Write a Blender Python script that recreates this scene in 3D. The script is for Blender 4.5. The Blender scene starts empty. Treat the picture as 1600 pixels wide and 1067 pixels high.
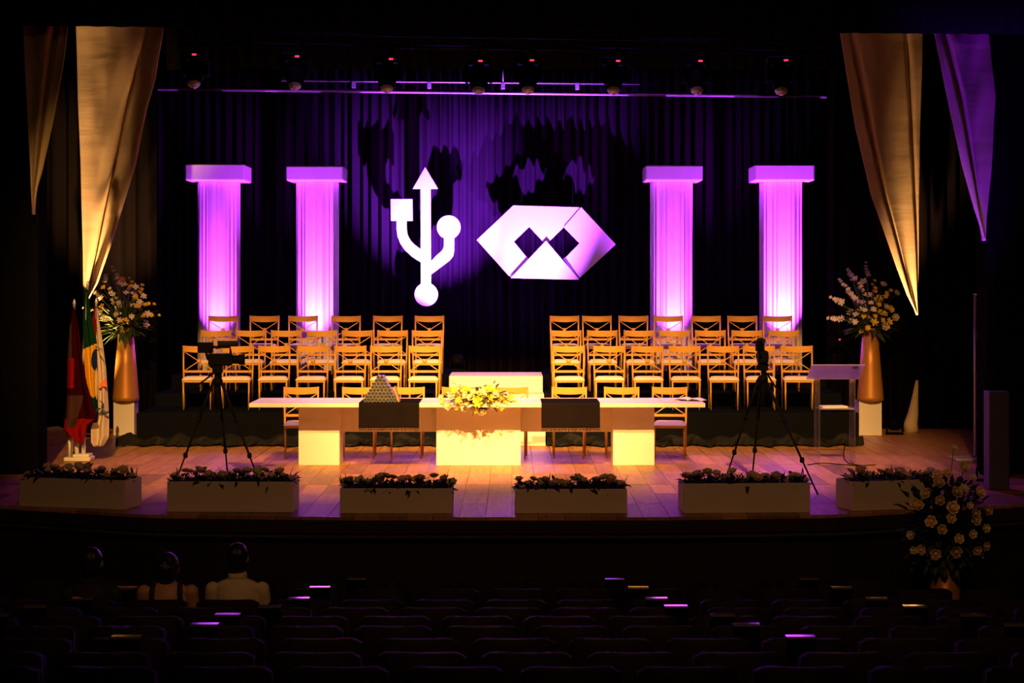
import bpy, math, random
from mathutils import Vector, Matrix, Euler
random.seed(7)
PI = math.pi
sc = bpy.context.scene
C = sc.collection
R = math.radians

# ------------------------------------------------------------------ camera, world, exposure
F, ZC, HY = 2900.0, 2.16, 440.0           # focal length in px, camera height above stage, horizon row
cam = bpy.data.cameras.new('camera')
cam.lens = F / 1600 * 36
cam.sensor_width = 36
cam.shift_y = -(533.5 - HY) / 1600
cam.clip_end = 200
camo = bpy.data.objects.new('camera', cam)
camo.location = (0, 0, ZC)
camo.rotation_euler = (PI / 2, 0, 0)
C.objects.link(camo)
sc.camera = camo
sc.view_settings.view_transform = 'Standard'
sc.view_settings.look = 'None'
sc.view_settings.exposure = 0.0
sc.view_settings.gamma = 1.0
sc.view_settings.use_curve_mapping = False
w = bpy.data.worlds.new('world')
sc.world = w
w.use_nodes = True
bg = w.node_tree.nodes['Background']
bg.inputs[0].default_value = (0.5, 0.4, 0.3, 1)
bg.inputs[1].default_value = 0.0002


def P(px, py, Y):
    return Vector(((px - 800) * Y / F, Y, ZC - (py - HY) * Y / F))


# ------------------------------------------------------------------ lights
WARM = (1.0, 0.49, 0.125)
VIO = (0.36, 0.055, 1.0)
MAG = (0.52, 0.043, 1.0)
AMB = (1.0, 0.50, 0.17)


def spot(name, loc, tgt, power, col, angle, blend=0.5, rad=0.05):
    l = bpy.data.lights.new(name, 'SPOT')
    l.energy = power
    l.color = col
    l.spot_size = R(angle)
    l.spot_blend = blend
    l.shadow_soft_size = rad
    o = bpy.data.objects.new(name, l)
    o.location = loc
    o.rotation_euler = (Vector(tgt) - Vector(loc)).to_track_quat('-Z', 'Y').to_euler()
    C.objects.link(o)
    return o


# front of house key lights, shuttered at the stage apron by unseen plates added further down
FOH = [((-3.2, 9.5, 8.6), (-2.3, 23.0, 0.6), 12800, 31),
       ((-0.3, 9.5, 9.3), (-0.3, 22.6, 0.5), 17500, 20),
       ((2.9, 9.5, 8.4), (1.95, 23.2, 0.6), 13200, 30)]
for i, (a, b, p, ang) in enumerate(FOH):
    spot('key_light', a, b, p, WARM, ang, 0.75, 0.004)
for x, p in ((-2.6, 620), (-0.2, 680), (2.2, 680)):
    spot('overhead_light', (x, 21.5, 6.4), (x * 0.95, 24.0, 0.5), p, WARM, 52, 1.0, 0.08)
# violet back wash hung above the border
for x, p in ((-3.2, 300), (-0.9, 400), (1.4, 520), (3.4, 520)):
    spot('wash_light', (x, 24.2, 6.6), (x * 0.97, 20.8, 0), p, (0.36, 0.05, 1.0), 47, 0.6, 0.12)
for x in (-2.6, 2.4):
    spot('wash_light', (x, 23.4, 6.6), (x, 27.6, 0.6), 150, (0.5, 0.10, 1.0), 70, 1.0, 0.12)
# violet floor cans behind the stairs lighting the two signs and the backdrop
spot('floor_can_light', (-0.81, 27.45, 1.07), (-1.14, 28.9, 2.75), 14500, VIO, 51, 0.9, 0.025)
spot('floor_can_light', (0.19, 27.28, 0.27), (0.36, 28.9, 3.3), 15000, VIO, 40, 1.0, 0.025)
# violet cans at the feet of the pillars
PILLARS = (342.0, 496.0, 1050.0, 1220.5)
PY = 28.42
for px, k in zip(PILLARS, (0.9, 1.45, 1.15, 2.0)):
    x = P(px, 440, 28.1).x
    spot('pillar_light', (x + 0.02, 27.66, 1.0), (x, 28.12, 2.35), 1900 * k, MAG, 70, 1.0, 0.03)
# amber uplights below the side drapes, one violet one at the right
spot('drape_light', P(140, 0, 25.8).xy.to_3d() + Vector((0, 0, 0.25)), P(168, 330, 26.6), 2900, AMB, 50, 1.0, 0.05)
spot('drape_light', P(1396, 0, 26.3).xy.to_3d() + Vector((0, -0.1, 0.25)), P(1422, 452, 26.6), 2000, AMB, 27, 1.0, 0.05)
spot('drape_light', (5.15, 20.1, 0.2), (5.12, 20.6, 3.9), 1400, (0.20, 0.004, 1.0), 30, 1.0, 0.05)
# added dim warm fill over the house, no lamp is seen there
hlo = spot('house_fill', (0.6, 3.0, 9.5), (0.9, 16.9, -0.2), 900, (1, 0.45, 0.17), 62, 1.0, 0.8)



# ------------------------------------------------------------------ materials
MATS = {}


def mat(name, col, rough=0.6, metal=0.0, var=0.12, scale=6.0, bump=0.0, bscale=40.0, stretch=(1, 1, 1),
        emit=None, estr=0.0, spec=0.5, objrand=0.0, coat=0.0):
    m = bpy.data.materials.new(name)
    m.use_nodes = True
    nt = m.node_tree
    b = nt.nodes['Principled BSDF']
    tc = nt.nodes.new('ShaderNodeTexCoord')
    mp = nt.nodes.new('ShaderNodeMapping')
    mp.inputs['Scale'].default_value = stretch
    nt.links.new(tc.outputs['Object'], mp.inputs[0])
    nz = nt.nodes.new('ShaderNodeTexNoise')
    nz.inputs['Scale'].default_value = scale
    nz.inputs['Detail'].default_value = 4
    nt.links.new(mp.outputs[0], nz.inputs['Vector'])
    mx = nt.nodes.new('ShaderNodeMix')
    mx.data_type = 'RGBA'
    mx.inputs[6].default_value = tuple(max(0, c * (1 - var)) for c in col) + (1,)
    mx.inputs[7].default_value = tuple(min(1, c * (1 + var)) for c in col) + (1,)
    nt.links.new(nz.outputs['Fac'], mx.inputs[0])
    out = mx.outputs[2]
    if objrand:
        oi = nt.nodes.new('ShaderNodeObjectInfo')
        mr = nt.nodes.new('ShaderNodeMapRange')
        mr.inputs[3].default_value = 1 - objrand
        mr.inputs[4].default_value = 1 + objrand
        nt.links.new(oi.outputs['Random'], mr.inputs[0])
        vm = nt.nodes.new('ShaderNodeVectorMath')
        vm.operation = 'SCALE'
        nt.links.new(out, vm.inputs[0])
        nt.links.new(mr.outputs[0], vm.inputs['Scale'])
        out = vm.outputs[0]
    nt.links.new(out, b.inputs['Base Color'])
    b.inputs['Roughness'].default_value = rough
    b.inputs['Metallic'].default_value = metal
    b.inputs['Specular IOR Level'].default_value = spec
    b.inputs['Coat Weight'].default_value = coat
    if bump:
        n2 = nt.nodes.new('ShaderNodeTexNoise')
        n2.inputs['Scale'].default_value = bscale
        n2.inputs['Detail'].default_value = 5
        nt.links.new(mp.outputs[0], n2.inputs['Vector'])
        bp = nt.nodes.new('ShaderNodeBump')
        bp.inputs['Strength'].default_value = bump
        bp.inputs['Distance'].default_value = 0.05
        nt.links.new(n2.outputs['Fac'], bp.inputs['Height'])
        nt.links.new(bp.outputs[0], b.inputs['Normal'])
    if emit:
        b.inputs['Emission Color'].default_value = emit + (1,)
        b.inputs['Emission Strength'].default_value = estr
    MATS[name] = m
    return m


def wood_mat(name, base, dark):
    m = bpy.data.materials.new(name)
    m.use_nodes = True
    nt = m.node_tree
    b = nt.nodes['Principled BSDF']
    tc = nt.nodes.new('ShaderNodeTexCoord')
    oi = nt.nodes.new('ShaderNodeObjectInfo')
    ad = nt.nodes.new('ShaderNodeVectorMath')
    ad.operation = 'ADD'
    vs = nt.nodes.new('ShaderNodeVectorMath')
    vs.operation = 'SCALE'
    vs.inputs[0].default_value = (7, 31, 3)
    nt.links.new(oi.outputs['Random'], vs.inputs['Scale'])
    nt.links.new(tc.outputs['Object'], ad.inputs[0])
    nt.links.new(vs.outputs[0], ad.inputs[1])
    mp = nt.nodes.new('ShaderNodeMapping')
    mp.inputs['Scale'].default_value = (14, 1.3, 14)
    nt.links.new(ad.outputs[0], mp.inputs[0])
    nz = nt.nodes.new('ShaderNodeTexNoise')
    nz.inputs['Scale'].default_value = 1.6
    nz.inputs['Detail'].default_value = 6
    nt.links.new(mp.outputs[0], nz.inputs['Vector'])
    cr = nt.nodes.new('ShaderNodeValToRGB')
    cr.color_ramp.elements[0].position = 0.3
    cr.color_ramp.elements[0].color = dark + (1,)
    cr.color_ramp.elements[1].position = 0.65
    cr.color_ramp.elements[1].color = base + (1,)
    nt.links.new(nz.outputs['Fac'], cr.inputs[0])
    mr = nt.nodes.new('ShaderNodeMapRange')
    mr.inputs[3].default_value = 0.55
    mr.inputs[4].default_value = 1.25
    nt.links.new(oi.outputs['Random'], mr.inputs[0])
    vm = nt.nodes.new('ShaderNodeVectorMath')
    vm.operation = 'SCALE'
    nt.links.new(cr.outputs[0], vm.inputs[0])
    nt.links.new(mr.outputs[0], vm.inputs['Scale'])
    nt.links.new(vm.outputs[0], b.inputs['Base Color'])
    b.inputs['Roughness'].default_value = 0.42
    b.inputs['Specular IOR Level'].default_value = 0.35
    MATS[name] = m
    return m


def acrylic(name, tint, gl=0.12, frost=0.0):
    m = bpy.data.materials.new(name)
    m.use_nodes = True
    nt = m.node_tree
    nt.nodes.remove(nt.nodes['Principled BSDF'])
    out = nt.nodes['Material Output']
    tr = nt.nodes.new('ShaderNodeBsdfTransparent')
    tr.inputs[0].default_value = tint + (1,)
    g = nt.nodes.new('ShaderNodeBsdfGlossy')
    g.inputs['Roughness'].default_value = 0.08
    lw = nt.nodes.new('ShaderNodeFresnel')
    lw.inputs[0].default_value = 1.49
    tc = nt.nodes.new('ShaderNodeTexCoord')
    nz = nt.nodes.new('ShaderNodeTexNoise')
    nz.inputs['Scale'].default_value = 9
    nt.links.new(tc.outputs['Object'], nz.inputs['Vector'])
    md = nt.nodes.new('ShaderNodeMath')
    md.operation = 'MULTIPLY_ADD'
    md.inputs[1].default_value = 0.04
    md.inputs[2].default_value = frost
    nt.links.new(nz.outputs['Fac'], md.inputs[0])
    df = nt.nodes.new('ShaderNodeBsdfDiffuse')
    df.inputs[0].default_value = (0.85, 0.8, 0.85, 1)
    tl = nt.nodes.new('ShaderNodeBsdfTranslucent')
    tl.inputs[0].default_value = (0.85, 0.8, 0.85, 1)
    m0 = nt.nodes.new('ShaderNodeMixShader')
    m0.inputs[0].default_value = 0.5
    nt.links.new(df.outputs[0], m0.inputs[1])
    nt.links.new(tl.outputs[0], m0.inputs[2])
    m1 = nt.nodes.new('ShaderNodeMixShader')
    nt.links.new(md.outputs[0], m1.inputs[0])
    nt.links.new(tr.outputs[0], m1.inputs[1])
    nt.links.new(m0.outputs[0], m1.inputs[2])
    m2 = nt.nodes.new('ShaderNodeMixShader')
    fm = nt.nodes.new('ShaderNodeMath')
    fm.operation = 'MULTIPLY'
    fm.inputs[1].default_value = 0.4
    nt.links.new(lw.outputs[0], fm.inputs[0])
    nt.links.new(fm.outputs[0], m2.inputs[0])
    nt.links.new(m1.outputs[0], m2.inputs[1])
    nt.links.new(g.outputs[0], m2.inputs[2])
    nt.links.new(m2.outputs[0], out.inputs[0])
    MATS[name] = m
    return m


black_wall = mat('black_paint', (0.006, 0.0055, 0.005), 0.9, spec=0.0)
black_floor = mat('dark_carpet', (0.008, 0.006, 0.005), 0.9, spec=0.1)
velvet = mat('black_velvet', (0.0075, 0.0055, 0.006), 0.9, spec=0.03, bump=0.1)
backcloth = mat('backdrop_cloth', (0.0105, 0.004, 0.0125), 0.85, spec=0.05)
stage_wood = wood_mat('stage_boards', (0.54, 0.26, 0.095), (0.36, 0.16, 0.055))
under = mat('subfloor', (0.05, 0.03, 0.018), 0.8)
drape_cloth = mat('beige_drape', (0.66, 0.52, 0.34), 0.75, bump=0.12, bscale=1.6, stretch=(0.8, 1, 4.0), var=0.06, spec=0.15)
white_paint = mat('white_paint', (0.80, 0.76, 0.68), 0.5, var=0.03, spec=0.3)
box_paint = mat('planter_paint', (0.74, 0.64, 0.54), 0.6, var=0.08, scale=3, spec=0.2)
pillar_cloth = mat('pillar_cloth', (0.80, 0.74, 0.80), 0.7, var=0.04, spec=0.15)
cap_paint = mat('capital_paint', (0.80, 0.66, 0.84), 0.6, var=0.06, spec=0.2)
sign_white = mat('sign_white', (0.86, 0.84, 0.86), 0.5, var=0.02, spec=0.2)
gold = mat('gilt_paint', (0.68, 0.36, 0.055), 0.38, metal=0.25, var=0.08, spec=0.5)
cream = mat('cream_pad', (0.82, 0.72, 0.56), 0.65, var=0.04, spec=0.2)
riser_cloth = mat('riser_carpet', (0.006, 0.0072, 0.010), 0.9, spec=0.0, bump=0.2)
skirt_cloth = mat('crumpled_cloth', (0.012, 0.012, 0.012), 0.7, spec=0.15, bump=0.3, bscale=14)
runner_cloth = mat('brown_runner', (0.0105, 0.0075, 0.0085), 0.9, spec=0.0, bump=0.2, bscale=9)
copper = mat('copper_vase', (0.60, 0.27, 0.055), 0.42, metal=0.35, var=0.14, scale=3, stretch=(1, 1, 0.4))
black_metal = mat('black_metal', (0.0025, 0.0025, 0.0025), 0.6, spec=0.02)
black_plastic = mat('black_plastic', (0.0025, 0.0025, 0.003), 0.7, spec=0.02)
steel = mat('steel_pipe', (0.45, 0.45, 0.47), 0.4, metal=0.6)
alu = mat('aluminium', (0.62, 0.60, 0.58), 0.4, metal=0.5)
lens_glass = mat('lens_glass', (0.30, 0.28, 0.40), 0.15, spec=0.9, coat=0.8)
red_led = mat('red_led', (0.4, 0.02, 0.04), 0.4, emit=(1.0, 0.03, 0.08), estr=1.6)
seat_shell = mat('seat_shell', (0.012, 0.006, 0.004), 0.62, spec=0.12, var=0.2)
seat_fabric = mat('seat_fabric', (0.007, 0.004, 0.004), 0.85, spec=0.15)
sleeve = mat('glossy_sleeve', (0.003, 0.004, 0.004), 0.10, spec=0.8, coat=1.0)
sleeve_rim = mat('sleeve_rim', (0.85, 0.78, 0.66), 0.10, metal=0.9, coat=0.3)
leaf_green = mat('leaf_green', (0.030, 0.055, 0.014), 0.6, var=0.4, scale=9, objrand=0.3)
leaf_light = mat('leaf_light', (0.11, 0.15, 0.028), 0.6, var=0.4, scale=9)
rose_cream = mat('rose_cream', (0.80, 0.60, 0.36), 0.6, var=0.1, scale=20, objrand=0.25)
rose_pale = mat('rose_pale', (0.85, 0.78, 0.52), 0.6, var=0.08, scale=20)
fl_white = mat('petal_white', (0.84, 0.74, 0.62), 0.6, var=0.06, scale=20)
fl_yellow = mat('petal_yellow', (0.85, 0.60, 0.05), 0.6, var=0.12, scale=20)
fl_lemon = mat('petal_lemon', (0.88, 0.76, 0.06), 0.6, var=0.1, scale=20)
fl_orange = mat('petal_orange', (0.75, 0.36, 0.04), 0.6, var=0.1, scale=20)
tube_dark = mat('tube_end', (0.016, 0.022, 0.026), 0.5)
tube_rim = mat('tube_rim', (0.5, 0.46, 0.46), 0.4)
cyl_blue = mat('tube_side', (0.45, 0.45, 0.62), 0.4)
paper = mat('paper', (0.82, 0.76, 0.64), 0.7, var=0.03)
acr = acrylic('clear_acrylic', (0.95, 0.94, 0.96), frost=0.05)
acr_f = acrylic('frosted_acrylic', (0.86, 0.80, 0.86), frost=0.38)
flag_red = mat('flag_red', (0.22, 0.006, 0.006), 0.8, spec=0.0, var=0.1)
flag_wine = mat('flag_wine', (0.030, 0.002, 0.004), 0.8, spec=0.0, var=0.15)
flag_pink = mat('flag_pale', (0.06, 0.028, 0.024), 0.8, spec=0.0)
flag_green = mat('flag_green', (0.006, 0.036, 0.020), 0.8, spec=0.0, var=0.1)
flag_yellow = mat('flag_yellow', (0.72, 0.40, 0.02), 0.8, spec=0.0, var=0.08)
flag_blue = mat('flag_blue', (0.012, 0.03, 0.14), 0.8, spec=0.0)
flag_white = mat('flag_white', (0.62, 0.52, 0.42), 0.8, spec=0.0, var=0.06)
flag_orange = mat('flag_orange', (0.80, 0.18, 0.03), 0.7)
emb_blue = mat('emblem_blue', (0.02, 0.05, 0.10), 0.7)
skin_m = mat('skin', (0.48, 0.25, 0.16), 0.55, var=0.05)
hair_m = mat('dark_hair', (0.010, 0.007, 0.006), 0.35, spec=0.5, bump=0.3, bscale=30, stretch=(4, 1, 1))
shirt_m = mat('pale_shirt', (0.62, 0.52, 0.36), 0.8, bump=0.3, bscale=8)
dress_m = mat('black_dress', (0.012, 0.01, 0.01), 0.8)
trouser_m = mat('dark_trousers', (0.02, 0.02, 0.025), 0.8)
glint = mat('hair_clip_metal', (0.8, 0.75, 0.6), 0.15, metal=1.0)
vio_board = mat('grey_cabinet', (0.09, 0.075, 0.09), 0.7)


# ------------------------------------------------------------------ mesh helpers
class MB:
    def __init__(s):
        s.v, s.f, s.mi, s.sm = [], [], [], []

    def add(s, vs, fs, m=0, smooth=False):
        b = len(s.v)
        s.v += [tuple(v) for v in vs]
        for f in fs:
            s.f.append([b + i for i in f])
            s.mi.append(m)
            s.sm.append(smooth)

    def box(s, x0, x1, y0, y1, z0, z1, m=0, M=None):
        vs = [Vector((x, y, z)) for z in (z0, z1) for y in (y0, y1) for x in (x0, x1)]
        if M:
            vs = [M @ v for v in vs]
        s.add(vs, [(0, 2, 3, 1), (4, 5, 7, 6), (0, 1, 5, 4), (2, 6, 7, 3), (0, 4, 6, 2), (1, 3, 7, 5)], m)
        return s

    def tube(s, pts, r, n=8, m=0, smooth=True, caps=True, flat=1.0):
        pts = [Vector(p) for p in pts]
        rs = r if isinstance(r, (list, tuple)) else [r] * len(pts)
        vs, fs = [], []
        up = None
        for i, p in enumerate(pts):
            d = (pts[min(i + 1, len(pts) - 1)] - pts[max(i - 1, 0)]).normalized()
            if up is None:
                up = Vector((0, 0, 1)) if abs(d.z) < 0.9 else Vector((0, 1, 0))
            a = d.cross(up).normalized()
            b = a.cross(d).normalized()
            up = b
            for k in range(n):
                t = 2 * PI * k / n
                vs.append(p + rs[i] * (math.cos(t) * a + flat * math.sin(t) * b))
        for i in range(len(pts) - 1):
            for k in range(n):
                k2 = (k + 1) % n
                fs.append((i * n + k, i * n + k2, (i + 1) * n + k2, (i + 1) * n + k))
        s.add(vs, fs, m, smooth)
        if caps:
            L = (len(pts) - 1) * n
            b = len(s.v) - len(vs)
            s.f.append([b + k for k in range(n - 1, -1, -1)]); s.mi.append(m); s.sm.append(False)
            s.f.append([b + L + k for k in range(n)]); s.mi.append(m); s.sm.append(False)
        return s

    def lathe(s, prof, n=24, c=(0, 0, 0), m=0, smooth=True, M=None, caps=True):
        vs, fs = [], []
        for r, z in prof:
            for k in range(n):
                t = 2 * PI * k / n
                v = Vector((c[0] + r * math.cos(t), c[1] + r * math.sin(t), c[2] + z))
                vs.append(M @ v if M else v)
        for i in range(len(prof) - 1):
            for k in range(n):
                k2 = (k + 1) % n
                fs.append((i * n + k, i * n + k2, (i + 1) * n + k2, (i + 1) * n + k))
        b = len(s.v)
        s.add(vs, fs, m, smooth)
        if caps:
            s.f.append([b + k for k in range(n - 1, -1, -1)]); s.mi.append(m); s.sm.append(False)
            L = (len(prof) - 1) * n
            s.f.append([b + L + k for k in range(n)]); s.mi.append(m); s.sm.append(False)
        return s

    def ell(s, c, r, n=16, k=10, m=0, M=None):
        prof = [(max(1e-4, math.sin(PI * i / k)), -math.cos(PI * i / k)) for i in range(k + 1)]
        T = Matrix.Translation(Vector(c)) @ (M.to_4x4() if M else Matrix.Identity(4)) @ Matrix.Diagonal((r[0], r[1], r[2], 1))
        return s.lathe(prof, n, m=m, M=T)

    def prism(s, poly, y0, y1, m=0, smooth=False):        # poly in (x, z), extruded along y; counter-clockwise or not
        n = len(poly)
        vs = [(x, y0, z) for x, z in poly] + [(x, y1, z) for x, z in poly]
        fs = [list(range(n)), list(range(2 * n - 1, n - 1, -1))]
        fs += [(i, i + n, (i + 1) % n + n, (i + 1) % n) for i in range(n)]
        s.add(vs, fs, m, smooth)
        return s

    def grid(s, fn, nu, nv, m=0, thick=0.0, fm=None, wrap=False):
        """fn(u, v) -> point; a sheet, closed by a back sheet when thick"""
        base = [Vector(fn(i / nu, j / nv)) for j in range(nv + 1) for i in range(nu + 1)]
        fs, ms = [], []
        for j in range(nv):
            for i in range(nu):
                a = j * (nu + 1) + i
                fs.append((a, a + 1, a + nu + 2, a + nu + 1))
                ms.append(fm((i + .5) / nu, (j + .5) / nv) if fm else m)
        b = len(s.v)
        s.v += [tuple(v) for v in base]
        for f, q in zip(fs, ms):
            s.f.append([b + i for i in f]); s.mi.append(q); s.sm.append(True)
        if thick:
            b2 = len(s.v)
            s.v += [(v.x, v.y + thick, v.z) for v in base]
            for f, q in zip(fs, ms):
                s.f.append([b2 + i for i in reversed(f)]); s.mi.append(q); s.sm.append(True)
            rim = [i for i in range(nu + 1)] + [j * (nu + 1) + nu for j in range(1, nv + 1)] + \
                  [nv * (nu + 1) + i for i in range(nu - 1, -1, -1)] + [j * (nu + 1) for j in range(nv - 1, 0, -1)]
            for i in range(len(rim)):
                p, q = rim[i], rim[(i + 1) % len(rim)]
                s.f.append([b + q, b + p, b2 + p, b2 + q]); s.mi.append(m); s.sm.append(False)
        return s

    def mesh(s, name, mats):
        me = bpy.data.meshes.new(name)
        me.from_pydata(s.v, [], s.f)
        for m in (mats if isinstance(mats, (list, tuple)) else [mats]):
            me.materials.append(m)
        me.polygons.foreach_set('material_index', s.mi)
        me.polygons.foreach_set('use_smooth', s.sm)
        me.update()
        return me

    def build(s, name, mats, parent=None, bevel=0.0, seg=2, loc=None):
        o = bpy.data.objects.new(name, s.mesh(name, mats))
        C.objects.link(o)
        if parent:
            o.parent = parent
        if loc is not None:
            o.location = loc
        if bevel:
            b = o.modifiers.new('bevel', 'BEVEL')
            b.width = bevel
            b.segments = seg
            b.limit_method = 'ANGLE'
        return o


def tag(o, label=None, cat=None, group=None, kind=None):
    if label: o['label'] = label
    if cat: o['category'] = cat
    if group: o['group'] = group
    if kind: o['kind'] = kind
    return o


def thing(name, label, cat, loc=(0, 0, 0), rz=0.0, group=None):
    o = bpy.data.objects.new(name, None)
    o.empty_display_size = 0.1
    o.location = loc
    o.rotation_euler = (0, 0, rz)
    C.objects.link(o)
    return tag(o, label, cat, group)


def struct(o):
    return tag(o, kind='structure')


def link(name, me, parent=None, loc=(0, 0, 0), rot=(0, 0, 0), scale=1.0):
    o = bpy.data.objects.new(name, me)
    C.objects.link(o)
    if parent: o.parent = parent
    o.location = loc
    o.rotation_euler = rot
    o.scale = (scale, scale, scale) if not isinstance(scale, tuple) else scale
    return o


def copy_tree(root, kids, label, loc, rz, group=None):
    r = root.copy()
    C.objects.link(r)
    r.location = loc
    r.rotation_euler = (0, 0, rz)
    r['label'] = label
    if group: r['group'] = group
    for ch, sub in kids:
        c = ch.copy()
        C.objects.link(c)
        c.parent = r
        for g in sub:
            d = g.copy()
            C.objects.link(d)
            d.parent = c
    return r


def lerp_curve(pts, y):
    """pts: [(x, y)] sorted by y"""
    if y <= pts[0][1]: return pts[0][0]
    for (x0, y0), (x1, y1) in zip(pts, pts[1:]):
        if y <= y1:
            return x0 + (x1 - x0) * (y - y0) / (y1 - y0)
    return pts[-1][0]


ORD = ['first', 'second', 'third', 'fourth', 'fifth', 'sixth', 'seventh', 'eighth', 'ninth', 'tenth', 'eleventh',
       'twelfth', 'thirteenth', 'fourteenth', 'fifteenth', 'sixteenth', 'seventeenth', 'eighteenth', 'nineteenth']

# ------------------------------------------------------------------ the setting
EDGE = [(-9, 19.2), (-6, 18.35), (-4.94, 17.9), (-3.34, 17.18), (-1.5, 17.02), (1.3, 17.02), (2.97, 17.2), (4.7, 17.9), (6, 18.4), (9, 19.4)]


def edge_y(x):
    return lerp_curve([(y, xx) for xx, y in EDGE], x)


AUD = -1.42


def row_floor(Y):
    return -0.378 - 0.9 - (Y - 15.9) * 0.1055


mb = MB()
xs = [-9 + 0.3 * i for i in range(61)]
n = len(xs)
vs = [(x, edge_y(x) + 0.03, -0.035) for x in xs] + [(x, 31.0, -0.035) for x in xs]
fs = [(i, i + 1, n + i + 1, n + i) for i in range(n - 1)]
mb.add(vs, fs)
vs = [(x, edge_y(x) + 0.03, -0.035) for x in xs] + [(x, edge_y(x) + 0.03, -0.2) for x in xs]
mb.add(vs, [(i, n + i, n + i + 1, i + 1) for i in range(n - 1)])
floor = struct(mb.build('floor', under))


def plank(x0, x1, y0, y1, g=0.002):
    e0, e1 = edge_y(x0), edge_y(x1)
    a, b = max(y0, e0), max(y0, e1)
    if min(y1 - a, y1 - b) < 0.03: return
    m = MB()
    x0 += g; x1 -= g; y1 -= g * 2
    zt = random.uniform(-0.0012, 0.0012)
    pts = [(x0, a), (x1, b), (x1, y1), (x0, y1)]
    cx, cy = (x0 + x1) / 2, (y0 + y1) / 2
    vs = [(x - cx, y - cy, z) for z in (-0.03, zt) for x, y in pts]
    m.add(vs, [(4, 5, 6, 7), (0, 1, 5, 4), (1, 2, 6, 5), (2, 3, 7, 6), (3, 0, 4, 7)])
    o = m.build('plank', stage_wood, floor)
    o.location = (cx, cy, 0)


PW = 0.242
ROWS_Y = [(16.9, 18.05), (18.05, 18.92), (18.92, 19.74), (19.78, 20.85), (20.85, 21.95), (21.95, 23.1)]
for y0, y1 in ROWS_Y:
    for i in range(-23, 23):
        plank(i * PW, (i + 1) * PW, y0, y1)
# the boards further back and in the wings: too fine to pick apart, one joined part
m = MB()
yy = 23.1
while yy < 30.5:
    for i in range(-33, 33):
        off = random.uniform(-0.0012, 0.0012)
        x0, x1, y0, y1 = i * PW + .004, (i + 1) * PW - .004, yy, yy + 1.15 - .01
        m.add([(x, y, z) for z in (-0.03, off) for x, y in ((x0, y0), (x1, y0), (x1, y1), (x0, y1))],
              [(4, 5, 6, 7), (0, 1, 5, 4), (1, 2, 6, 5), (2, 3, 7, 6), (3, 0, 4, 7)])
    yy += 1.15
for y0, y1 in ROWS_Y:
    for i in list(range(-36, -23)) + list(range(23, 36)):
        x0, x1 = i * PW + .004, (i + 1) * PW - .004
        a, b = max(y0, edge_y(x0)), max(y0, edge_y(x1))
        if min(y1 - a, y1 - b) < .03: continue
        m.add([(x, y, z) for z in (-0.03, 0) for x, y in ((x0, a), (x1, b), (x1, y1 - .01), (x0, y1 - .01))],
              [(4, 5, 6, 7), (0, 1, 5, 4), (1, 2, 6, 5), (2, 3, 7, 6), (3, 0, 4, 7)])
tag(m.build('back_boards', stage_wood, floor), kind='stuff')

m = MB()       # apron lip and recessed apron wall
vs = [(x, edge_y(x) - (0.0 if k < 2 else 0.0), z) for k, z in enumerate((-0.031, -0.15)) for x in xs]
m.add(vs, [(i, n + i, n + i + 1, i + 1) for i in range(n - 1)])
vs = [(x, edge_y(x), -0.15) for x in xs] + [(x, edge_y(x) + .12, -0.15) for x in xs]
m.add(vs, [(i, n + i, n + i + 1, i + 1) for i in range(n - 1)])
vs = [(x, edge_y(x), -0.031) for x in xs] + [(x, edge_y(x) + .05, -0.031) for x in xs]
m.add(vs, [(i, i + 1, n + i + 1, n + i) for i in range(n - 1)])
struct(m.build('trim_1', mat('apron_lip', (0.030, 0.024, 0.018), 0.7, spec=0.15)))
m = MB()
vs = [(x, edge_y(x) + .12, z) for z in (-0.15, -1.8) for x in xs]
m.add(vs, [(i, n + i, n + i + 1, i + 1) for i in range(n - 1)])
struct(m.build('wall_apron', mat('apron_wall', (0.022, 0.020, 0.014), 0.8, spec=0.1)))

m = MB()      # raked house floor
m.add([(-11, -4, row_floor(-4)), (11, -4, row_floor(-4)), (11, 16.6, row_floor(16.6)), (-11, 16.6, row_floor(16.6)),
       (-11, 19.6, row_floor(16.6)), (11, 19.6, row_floor(16.6))], [(0, 1, 2, 3), (3, 2, 5, 4)])
struct(m.build('floor_house', black_floor))
def wallbox(name, *a):
    return struct(MB().box(*a).build(name, black_wall))
wallbox('wall_left', -11.2, -11, -4, 31, -2, 11)
wallbox('wall_right', 11, 11.2, -4, 31, -2, 11)
wallbox('wall_back', -11, 11, 30.6, 30.8, -2, 11)
wallbox('wall_rear', -11, 11, -4.2, -4, -2, 11)
wallbox('ceiling', -11.2, 11.2, -4.2, 31, 11, 11.2)
# proscenium
m = MB()
m.box(-11, -5.31, 20.8, 21.2, -0.03, 11)
m.box(5.31, 11, 20.8, 21.2, -0.03, 11)
m.box(-5.31, 5.31, 20.8, 21.2, 5.6, 11)
struct(m.build('wall_proscenium', black_wall))


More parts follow.
